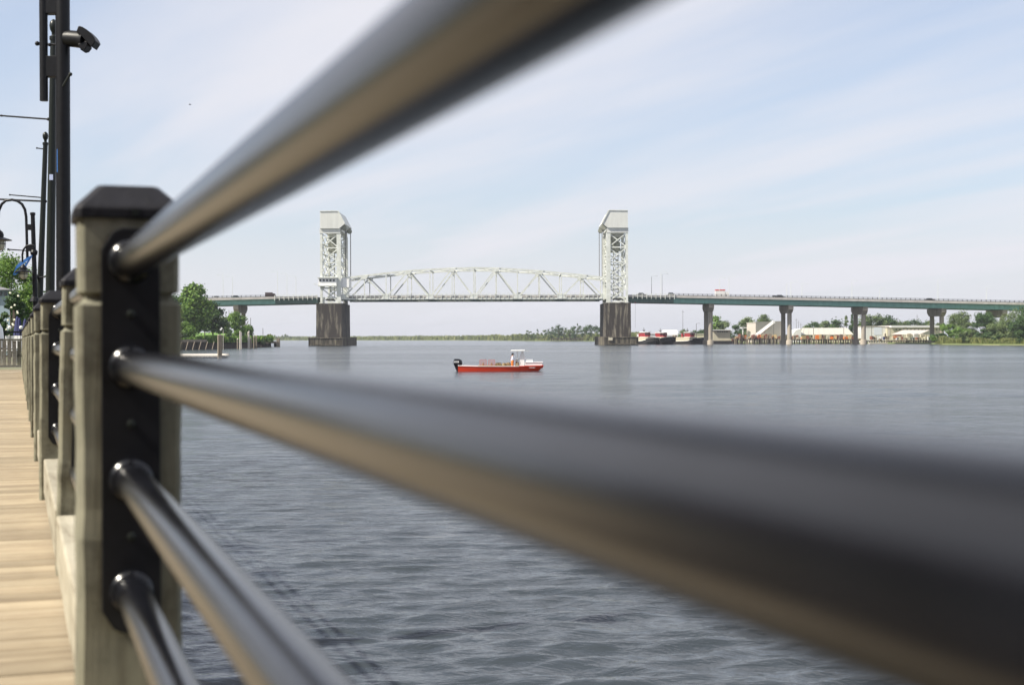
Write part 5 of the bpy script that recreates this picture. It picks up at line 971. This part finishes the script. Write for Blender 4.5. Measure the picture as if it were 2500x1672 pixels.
for i in range(len(posts_s) - 1):
    s0, s1 = posts_s[i] + HWP + 0.011, posts_s[i+1] - HWP - 0.011
    bay = thing('rail_bay', W((s0+s1)/2, TC, DECK), 'set of four black tube rails, %s' % ('running past the camera, blurred' if i == 0 else 'from %s to %s railing post' % (ORD[i], ORD[i + 1])), 'railing', 'tube rails along the boardwalk')
    for z in (0.141, -0.0515, -0.257, -0.460):
        dzr = 0 if i == 0 else (0.0 if i else 0)
        m = MB(); n = 2 if i else 24; pts = [W(s0 + (s1-s0) * k / n, TC, z) for k in range(n + 1)]; m.tube(pts, 0.0300, 64 if i == 0 else 20); m.build('tube_rail', M['black'], bay, smooth=True)
    cbm = thing('curb_timber', W((s0+s1)/2, TC, DECK), 'weathered curb timber on the boardwalk edge, %s' % ('under the blurred rails' if i == 0 else 'from %s to %s railing post' % (ORD[i], ORD[i + 1])), 'curb', 'curb timbers along the boardwalk edge')
    bx = MB(); L_ = s1 - s0 + 0.015; bx.box((0, 0, 0), (0.150, L_, 0.14 if i == 0 else 0.175)); o = bx.build('curb_timber', M['curb'], None, bevel=0.008); o.name = 'timber'; o.data.name = 'timber'
    o.parent = cbm; loc = W((s0+s1)/2, TC + 0.003, (-0.645 if i == 0 else -0.605) - 0.0875) - cbm.location; o.location = loc; o.rotation_euler = (0, 0, TH)
    for sx in (s0 + 0.35, s1 - 0.35):
        bk = MB(); c = W(sx, TC + 0.01, DECK + 0.016); bk.box(c, (0.12, 0.25, 0.035), rz=TH); bk.build('spacer_block', M['post'], cbm)

# lamp poles
def T(pole, z):  # point on a leaning pole
    a, b = pole; k = (z - a.z) / (b.z - a.z); return a + (b - a) * k
def pole_thing(ub, vb, ut, vt, Y, r0, r1, lab, mt, finial=True):
    b = at(ub, vb, Y); tpt = at(ut, vt, Y); k = (EYE + DECK - 0.3 - b.z) / (tpt.z - b.z); base = b + (tpt - b) * k
    t = thing('lamp_post', base, lab, 'lamp post'); m = MB(); m.tube([base, tpt], [r0, r1], 18); m.build('pole', mt, t, smooth=True)
    if finial: m = MB(); m.lathe(tpt, [(r1 * 1.25, -0.02), (r1 * 1.25, 0.03), (r1 * 0.6, 0.05), (r1 * 0.6, 0.09), (r1 * 1.05, 0.13), (r1 * 1.25, 0.19), (r1 * 1.05, 0.25), (r1 * 0.3, 0.29)], 14); m.build('finial', mt, t, smooth=True)
    return t, (base, tpt)
Y1 = 14.3; px1 = Y1 / F
t1, pl1 = pole_thing(155, 700, 152, -300, Y1, 0.071, 0.071, 'nearest tall black lamp post with a clamped bar and a spotlight', M['blackmatt'])
bar = MB(); b0, b1 = at(107.5, 247, Y1 - 0.02), at(104, -300, Y1 - 0.02); bar.tube([b0, b1], 0.041, 14); bar.build('side_bar', M['blackmatt'], t1, smooth=True)
for v0, v1 in ((-40, 36), (139, 189)):
    m = MB(); a = at(104, v0, Y1); b = at(150, v1, Y1); m.span(a.x, b.x, Y1 - 0.05, Y1 + 0.05, b.z, a.z); m.build('clamp', M['blackmatt'], t1, bevel=0.005)
m = MB(); m.tube([at(91, 107, Y1 - 0.02), at(140, 110, Y1 - 0.02)], 0.011, 8); m.ball(at(91, 107, Y1 - 0.02), 0.024, 10, 7); m.ball(at(121, 110, Y1 - 0.03), 0.018, 10, 7); m.build('clamp_screw', M['blackmatt'], t1, smooth=True)
sp_ = MB(); sp_.tube([at(160, 94, Y1 - 0.03), at(172, 95, Y1 - 0.04), at(200, 98, Y1 - 0.08), at(209, 99, Y1 - 0.09)], [0.07, 0.082, 0.085, 0.10], 18)
so = sp_.build('spotlight', M['blackmatt'], t1, smooth=True)
hd = MB(); cs = [at(*p, Y1 - 0.09) for p in ((198, 68), (208, 71), (219, 78), (229, 87), (236, 96), (240, 105))]; ins = [at(*p, Y1 - 0.09) for p in ((192, 84), (202, 90), (209, 97), (215, 104), (221, 111), (230, 120))]
ringsv = []
for a, b in zip(cs, ins):
    ringsv.append([a + Vector((0, -0.09, 0)), a + Vector((0, 0.09, 0)), b + Vector((0, 0.09, 0)), b + Vector((0, -0.09, 0))])
hd.loft(ringsv); hd.build('hood', M['blackmatt'], so, smooth=True, bevel=0.006)
m = MB(); m.prism([at(190, 108, Y1 - 0.17), at(212, 100, Y1 - 0.17), at(213, 112, Y1 - 0.17), at(206, 121, Y1 - 0.17), at(197, 123, Y1 - 0.17)], (0, 0.16, 0)); m.build('bracket', M['blackmatt'], so, bevel=0.004)
m = MB(); m.tube([at(154, 211, Y1 - 0.1), at(171, 182, Y1 - 0.13)], 0.014, 8); m.ball(at(172, 182, Y1 - 0.13), 0.02, 8, 6); m.build('hook_pin', M['polegrey'], t1)
m = MB(); a = at(139.6, 365, Y1 - 0.05); b = at(141.6, 421, Y1 - 0.05); m.span(a.x, b.x, Y1 - 0.062, Y1 - 0.02, b.z, a.z); m.build('tape', M['blue'], t1, label='strip of blue tape')
t2, pl2 = pole_thing(122.5, 720, 131, 95, 21.5, 0.076, 0.050, 'second tall lamp post with a ball finial and a long banner arm', M['polegrey'])
m = MB(); m.tube([at(124, 292, 21.5), at(4, 283, 21.5), at(-60, 278, 21.5)], 0.013, 8); m.ball(at(118, 291.5, 21.5), 0.026, 8, 6); m.ball(at(4, 283, 21.5), 0.018, 8, 6); m.build('banner_arm', M['blackmatt'], t2, smooth=True)
m = MB(); m.tube([at(123.5, 427, 21.5 - 0.061), at(123.5, 441, 21.5 - 0.062)], 0.0, 3) if 0 else m.box(at(125, 433, 21.5 - 0.066), (0.055, 0.008, 0.085)); m.build('sticker', M['sticker'], t2, label='small round pale sticker')
t3, pl3 = pole_thing(97.5, 720, 111, 352, 34.0, 0.086, 0.055, 'third tall lamp post further along the railing, with lantern arms', M['polegrey'])
for u0, v0, u1, v1, rr_ in ((112, 365, 90, 362, 0.014), (106, 483, 24, 476, 0.014), (114, 492, -40, 485, 0.022)):
    m = MB(); m.tube([at(u0, v0, 34), at(u1, v1, 34)], rr_, 8); m.ball(at(u0 - 3, v0, 34), 0.04, 8, 6); m.ball(at(u1, v1, 34), rr_ * 1.6, 8, 6); m.build('banner_arm', M['blackmatt'], t3, smooth=True)
m = MB(); m.tube([at(96, 677, 33.9), at(111, 676, 33.9)], 0.018, 8); m.ball(at(90, 676, 33.9), 0.055, 10, 8); m.build('ball_knob', M['blackmatt'], t3, smooth=True)
# short lantern post
Y4 = 31.0; t4, pl4 = pole_thing(86, 720, 80, 524, Y4, 0.062, 0.045, 'short black post with two hanging lanterns and a blue ribbon', M['blackmatt'], False)
m = MB(); m.lathe(at(80, 522, Y4), [(0.058, -0.03), (0.058, 0.02), (0.03, 0.03)], 12); m.lathe(at(83, 616, Y4), [(0.07, -0.06), (0.08, 0.0), (0.06, 0.05)], 12); m.lathe(at(85, 730, Y4), [(0.11, -0.05), (0.09, 0.02), (0.06, 0.05)], 12); m.build('band', M['blackmatt'], t4)
for v in (555, 606): m = MB(); a, b = at(66, v - 7, Y4), at(82, v + 7, Y4); m.span(a.x, b.x, Y4 - 0.03, Y4 + 0.03, b.z, a.z); m.build('clamp', M['blackmatt'], t4)
m = MB(); m.tube([at(u, v, Y4) for u, v in ((67, 632), (66, 600), (65, 560), (64, 530), (61, 512), (54, 499), (43, 491), (30, 488), (14, 490), (4, 499), (-3, 516), (-5, 545))], 0.030, 10); go = m.build('gooseneck', M['blackmatt'], t4, smooth=True)
m = MB(); m.tube([at(u, v, Y4 - 0.2) for u, v in ((84, 600), (74, 598), (64, 601), (57, 610), (54.5, 622), (55, 640))], 0.020, 10); m.build('gooseneck', M['blackmatt'], t4, smooth=True)
m = MB(); m.tube([at(92, 614, Y4), at(20, 609, Y4)], 0.013, 8); m.ball(at(20, 609, Y4), 0.024, 8, 6); m.build('banner_arm', M['blackmatt'], t4)
def lantern(u, vt, sc, Y, lab):
    c = at(u, vt, Y); k = sc; t = thing('lantern', c, lab, 'lantern', 'hanging lanterns'); m = MB()
    m.lathe(c, [(0.03*k, 0), (0.05*k, -0.04*k), (0.10*k, -0.08*k), (0.12*k, -0.14*k), (0.115*k, -0.20*k), (0.15*k, -0.21*k), (0.30*k, -0.26*k), (0.30*k, -0.275*k), (0.13*k, -0.25*k)], 18); m.build('hood', M['blackmatt'], t, smooth=True)
    m = MB(); m.lathe(c, [(0.13*k, -0.275*k), (0.145*k, -0.33*k), (0.14*k, -0.42*k), (0.10*k, -0.49*k), (0.03*k, -0.52*k)], 16); m.build('glass', M['milk'], t, smooth=True)
    m = MB()
    for j in range(6):
        a = j * math.pi / 3; m.tube([c + Vector((0.16*k*math.cos(a)*f, 0.16*k*math.sin(a)*f, z*k)) for f, z in ((1, -0.27), (1.05, -0.36), (1.0, -0.44), (0.6, -0.52), (0.1, -0.55))], 0.007*k, 4)
    m.lathe(c, [(0.165*k, -0.345*k), (0.165*k, -0.36*k)], 16); m.build('guard_cage', M['blackmatt'], t)
lantern(-4, 558, 0.95, Y4, 'lantern cut by the left edge of the photo'); lantern(57, 645, 0.62, Y4 - 0.2, 'lantern under the blue ribbon')
# blue ribbon, a folded strip tied at the post
rb_ = MB(); P0 = at(81, 624, Y4 - 0.1)
def strip(uv, w):
    pts = [at(u, v, Y4 - 0.12 - 0.02 * i) for i, (u, v) in enumerate(uv)]; n = len(pts)
    front = [p + Vector((0.0, 0, w * f)) for p, f in zip(pts, (0.3, 1, 1.1, 1, 0.4))]; back = [p - Vector((0, 0, w * f)) for p, f in zip(pts, (0.3, 1, 1.1, 1, 0.4))]
    rb_.loft([[a, b, b + Vector((0, 0.006, 0)), a + Vector((0, 0.006, 0))] for a, b in zip(front, back)])
strip([(79, 624), (65, 634), (52, 643), (40, 653), (32, 671)], 0.038); strip([(79, 624), (68, 640), (60, 652), (48, 662), (35, 671)], 0.036)
tag(rb_.build('ribbon', M['blue']), 'bright blue ribbon fluttering from the short lantern post', 'ribbon')
# ------------------------------------------------------------------ end of the boardwalk: picket fence, terrace
SF = 41.2; fc = thing('picket_fence', W(SF, -1.5, DECK), 'grey weathered picket fence at the end of the boardwalk', 'fence')
for k in range(30):
    tt = 0.05 - k * 0.128; m = MB(); m.box(W(SF, tt, DECK + 0.42), (0.105, 0.03, 0.70), rz=TH); m.build('picket', M['post'] if k % 5 == 0 else M['curb'], fc)
m = MB(); m.box(W(SF + 0.03, -1.9, DECK + 0.80), (4.1, 0.16, 0.05), rz=TH); m.build('top_rail', M['post'], fc)
for tt in (0.2, -2.2): m = MB(); m.box(W(SF + 0.02, tt, DECK + 0.4), (0.15, 0.15, 0.95), rz=TH); m.build('fence_post', M['post'], fc)
m = MB(); m.box(W(SF - 0.05, -1.5, DECK + 0.08), (3.2, 0.05, 0.06), rz=TH); m.build('bottom_rail', M['curb'], fc)
ter = thing('terrace_railing', W(50, -3, DECK), 'dark metal terrace railing with small white globe lights behind the picket fence', 'railing')
m = MB(); m.box(W(50, -2.6, DECK + 1.05), (7, 0.05, 0.05), rz=TH); m.box(W(50, -2.6, DECK + 0.25), (7, 0.04, 0.04), rz=TH)
for k in range(42): m.box(W(50, -6 + k * 0.165, DECK + 0.6), (0.02, 0.02, 0.9), rz=TH)
m.build('bars', M['blackmatt'], ter)
for k in range(18): m = MB(); m.ball(W(50, -6 + k * 0.36, DECK + 1.20), 0.065, 8, 6); m.build('globe_light', M['whitepaint'], ter)
for i, (u, vt) in enumerate([(42, 772), (47, 776), (61, 778)]):
    p = at(u, vt, 54); t = thing('closed_umbrella', (p.x, p.y, EYE + DECK), ['left navy closed parasol on the terrace', 'middle navy closed parasol on the terrace', 'right navy closed parasol on the terrace'][i], 'parasol', 'closed parasols on the terrace')
    m = MB(); m.lathe((p.x, p.y, p.z), [(0.02, 0), (0.06, -0.1), (0.13, -0.55), (0.16, -0.8), (0.14, -0.95), (0.05, -0.9)], 10); m.build('canopy', M['navy'], t); m = MB(); m.tube([(p.x, p.y, EYE + DECK), p], 0.02, 6); m.build('pole', M['blackmatt'], t)
dt = thing('tent', at(-14, 833, 44), 'white translucent domed tent at the left edge', 'tent'); c = at(-14, 833, 44); m = MB(); m.lathe((c.x, c.y, c.z - 0.2), [(0.29, 0), (0.285, 0.3), (0.25, 0.6), (0.15, 0.78), (0.02, 0.85)], 20); m.build('dome', M['whitepaint'], dt, smooth=True)
for i, (u, v) in enumerate([(22, 826), (32, 824), (40, 828)]):
    p = at(u, v, 47 + i * 0.4); t = thing('terrace_chair', (p.x, p.y, EYE + DECK), ['white terrace chair on the left behind the pickets', 'pale terrace chair in the middle behind the pickets', 'chair with dark seat on the right behind the pickets'][i], 'chair', 'chairs on the terrace'); z = EYE + DECK
    m = MB(); m.box((p.x, p.y, z + 0.45), (0.42, 0.42, 0.04)); m.build('seat', M['whitepaint'] if i < 2 else M['blackmatt'], t); m = MB(); m.box((p.x, p.y + 0.2, z + 0.72), (0.42, 0.04, 0.42)); m.build('backrest', M['whitepaint'], t)
    for a in (-1, 1):
        for b in (-1, 1): m = MB(); m.tube([(p.x + a*0.18, p.y + b*0.18, z), (p.x + a*0.18, p.y + b*0.18, z + 0.44)], 0.015, 5); m.build('leg', M['dock'], t)
hs = thing('house', at(5, 860, 95), 'pale blue house with a dark grey roof behind the magnolia', 'house'); a = at(-120, 735, 95); b = at(24, 700, 95)
zc_ = zat(5, 708, 95); kf = 104 / 95
m = MB(); m.prism([(a.x, 95, EYE - 1.5), (b.x, 95, EYE - 1.5), (b.x * kf, 104, EYE - 1.5), (a.x * kf, 104, EYE - 1.5)], (0, 0, zc_ - EYE + 1.5)); m.build('wall', M['bluewall'], hs)
m = MB(); zp = zat(5, 694, 99); m.add([(a.x - 0.3, 94.6, zc_), (b.x + 0.3, 94.6, zc_), (b.x * kf + 0.3, 104.4, zc_), (a.x * kf - 0.3, 104.4, zc_), (b.x * 1.05 - 1.2, 99.5, zp), (a.x * 1.05 + 1, 99.5, zp)], [(0,1,4,5),(1,2,4),(2,3,5,4),(3,0,5),(0,1,2,3)]); m.build('roof', M['roofgrey'], hs)
for u in (3, 14): m = MB(); m.span(xat(u - 3, 95), xat(u + 3, 95), 94.9, 95.05, zat(5, 722, 95), zat(5, 713, 95)); m.build('window', M['glass'], hs)

# ------------------------------------------------------------------ unseen buildings added for shade and rail reflections, left of and behind the camera
def added_town(s0, s1, t0, dep, hgt, wallm, lab, wins):  # building out of view, added to darken rail reflections and block low sky
    c = W((s0+s1)/2, t0 - dep/2, DECK - 0.25); t = thing('unseen_building', c, lab, 'building'); m = MB(); m.box(c + Vector((0, 0, hgt/2)), (dep, s1 - s0, hgt), rz=TH); m.build('wall', wallm, t)
    m = MB(); m.box(c + Vector((0, 0, hgt + 0.15)), (dep + 0.5, s1 - s0 + 0.5, 0.3), rz=TH); m.build('cornice', M['concrete'], t)
    n = int((s1 - s0) / 3.2)
    for f in range(wins):
        for k in range(n): m = MB(); m.box(W(s0 + (k + 0.7) * (s1-s0) / (n + 0.4), t0 + 0.02, DECK + 1.9 + f * 3.4), (0.12, 1.2, 1.8), rz=TH); m.build('window', M['glass'], t)
M['brick'] = mat('old_brick', (0.20, 0.085, 0.06), 0.9, 0.3, 6)
added_town(-46, -12, -17, 12, 9.5, M['brick'], 'added unseen red brick building for rail reflections, behind the camera', 2)
added_town(-9, 14, -19, 12, 8.0, M['cream'], 'added unseen cream building for rail reflections, left of the camera', 2)
added_town(17, 48, -20, 12, 10.5, M['brick'], 'added unseen tall red brick building for rail reflections, left of the camera', 3)
added_town(-19, -6.5, 2.6, 17, 9.5, M['brick'], 'added unseen brick building blocking sky light, over the boardwalk behind the camera', 2)  # added close behind the camera to keep sky light off the post face
ks = thing('shade_kiosk', W(30.5, -4.8, DECK - 0.25), 'unseen wooden hut with a flat roof, added to shade the boardwalk', 'added_kiosk')  # unseen hut added to cast the shade across the far boards
m = MB(); m.box(W(30.5, -4.9, DECK + 1.2), (2.0, 5.4, 2.9), rz=TH); m.build('wall', M['curb'], ks); m = MB(); m.box(W(30.5, -4.75, DECK + 2.95), (2.5, 6.2, 0.14), rz=TH); m.build('roof', M['roofgrey'], ks); m = MB(); m.box(W(30.5, -3.89, DECK + 1.5), (0.06, 1.6, 1.0), rz=TH); m.build('window', M['glass'], ks)

pb = thing('shade_planter', W(1.5, -1.35, DECK), 'unseen timber box with low shrubs, added to shade the deck left of the camera', 'shade_planter')  # unseen box added to shade the near deck that the rails mirror
for tt in (-0.95, -1.75): 
    for q_ in range(4): m = MB(); m.box(W(1.4, tt, DECK + 0.075 + q_ * 0.145), (0.04, 3.0, 0.138), rz=TH); m.build('board', M['curb'], pb)
for ss in (-0.1, 2.9): m = MB(); m.box(W(ss, -1.35, DECK + 0.29), (0.8, 0.04, 0.58), rz=TH); m.build('end_board', M['curb'], pb)
m = MB(); m.box(W(1.4, -1.35, DECK + 0.27), (0.76, 2.9, 0.5), rz=TH); m.build('soil', M['earth'], pb)
V, Q, C = crown_arrays(0.95, 0.7, 3500, 0.035, 24, seed=77); V[:, 1] *= 3.1
cc, ss_ = math.cos(TH), math.sin(TH); V2 = np.stack([V[:, 0] * cc - V[:, 1] * ss_, V[:, 0] * ss_ + V[:, 1] * cc, V[:, 2]], 1) + np.array([0.02, 0, 0.75])
o = bpy.data.objects.new('foliage', fast_mesh('foliage', V2, Q, M['leafB'])); COL.objects.link(o); o.parent = pb

ORDN = 'first second third fourth fifth sixth seventh eighth ninth tenth eleventh twelfth thirteenth fourteenth fifteenth sixteenth seventeenth eighteenth nineteenth twentieth twenty-first twenty-second'.split()
rr = random.Random(21)
for nm, u0_, u1_, cnt_, Yc, vb_, lab, cat, grp, mats_ in (('crate', 1925, 2085, 22, 690, 828, 'crate on the long timber dock', 'crate', 'crates on the long timber dock', ('wicker', 'rust', 'pilelt', 'cream', 'orange')), ('drum', 2122, 2275, 20, 694, 829.5, 'drum before the open boat shed', 'drum', 'drums before the open boat shed', ('rust', 'pilelt', 'cream', 'whiteside', 'navy')), ('pallet', 1795, 1905, 14, 696, 827, 'pallet load before the grey warehouse', 'pallet', 'pallets before the grey warehouse', ('wicker', 'rust', 'pilelt', 'orange'))):
    for k in range(cnt_):
        u = u0_ + (u1_ - u0_) * (k + rr.random() * 0.8) / cnt_; w_, h_ = rr.uniform(0.8, 2.2), rr.uniform(0.8, 2.2); p = at(u, vb_, Yc + rr.uniform(0, 3)); m = MB()
        if nm == 'drum': m.lathe((p.x, p.y, p.z), [(w_*0.4, 0), (w_*0.42, h_*0.5), (w_*0.4, h_)], 10)
        else: m.box((p.x, p.y, p.z + h_/2), (w_, 1.2, h_), rz=rr.uniform(-0.3, 0.3)); m.box((p.x + 0.2, p.y, p.z + h_ + 0.12), (w_*0.6, 0.8, 0.25))
        cw2 = {'wicker': 'straw coloured', 'rust': 'rust brown', 'pilelt': 'weathered tan', 'cream': 'cream', 'orange': 'orange', 'whiteside': 'white', 'navy': 'dark blue'}[mats_[k % len(mats_)]]
        tag(m.build(nm, M[mats_[k % len(mats_)]]), cw2 + ' ' + lab + ', ' + ORDN[k] + ' from the left', cat, grp)
for t_, us_, v0_, v1_, Y_ in ((cw_, range(2188, 2298, 9), 803, 806, 722), (ls, range(1962, 2076, 10), 819, 823, 725), (wh, (), 0, 0, 0)):
    for u in us_: m = MB(); m.span(xat(u - 1.6, Y_), xat(u + 1.6, Y_), Y_ - 0.12, Y_ + 0.1, zat(u, v1_, Y_), zat(u, v0_, Y_)); m.build('window', M['glass'], t_)
for k in range(9): u = 1960 + k * 13; m = MB(); m.beam((xat(u, 724), 723.98, ze + 0.1), (xat(1958 + (u - 1954) * 0.875, 742), 742, zr0 + 0.1), 0.12, 0.12); m.build('roof_seam', M['greyside'], ls)
for i, u in enumerate((1700, 1815, 1986, 2060, 2128, 2205)):
    x = xat(u, 712); t = thing('dock_light', (x, 712, 1), 'light pole in the dock yard, %s' % ['left of the first approach pier', 'beside the grey warehouse canopy', 'at the left of the long pale roof', 'toward the right end of the long pale roof', 'just right of the third approach pier', 'behind the open boat shed'][i], 'light pole', 'light poles in the dock yard')
    z = zat(u, 790 + (i % 3) * 5, 712); m = MB(); m.tube([(x, 712, 1), (x, 712, z)], 0.12, 6); m.build('pole', M['rope'], t); m = MB(); m.beam((x, 712, z), (x + 1.3, 712, z + 0.2), 0.1); m.box((x + 1.5, 712, z + 0.15), (0.6, 0.3, 0.15)); m.build('lamp_arm', M['rope'], t)
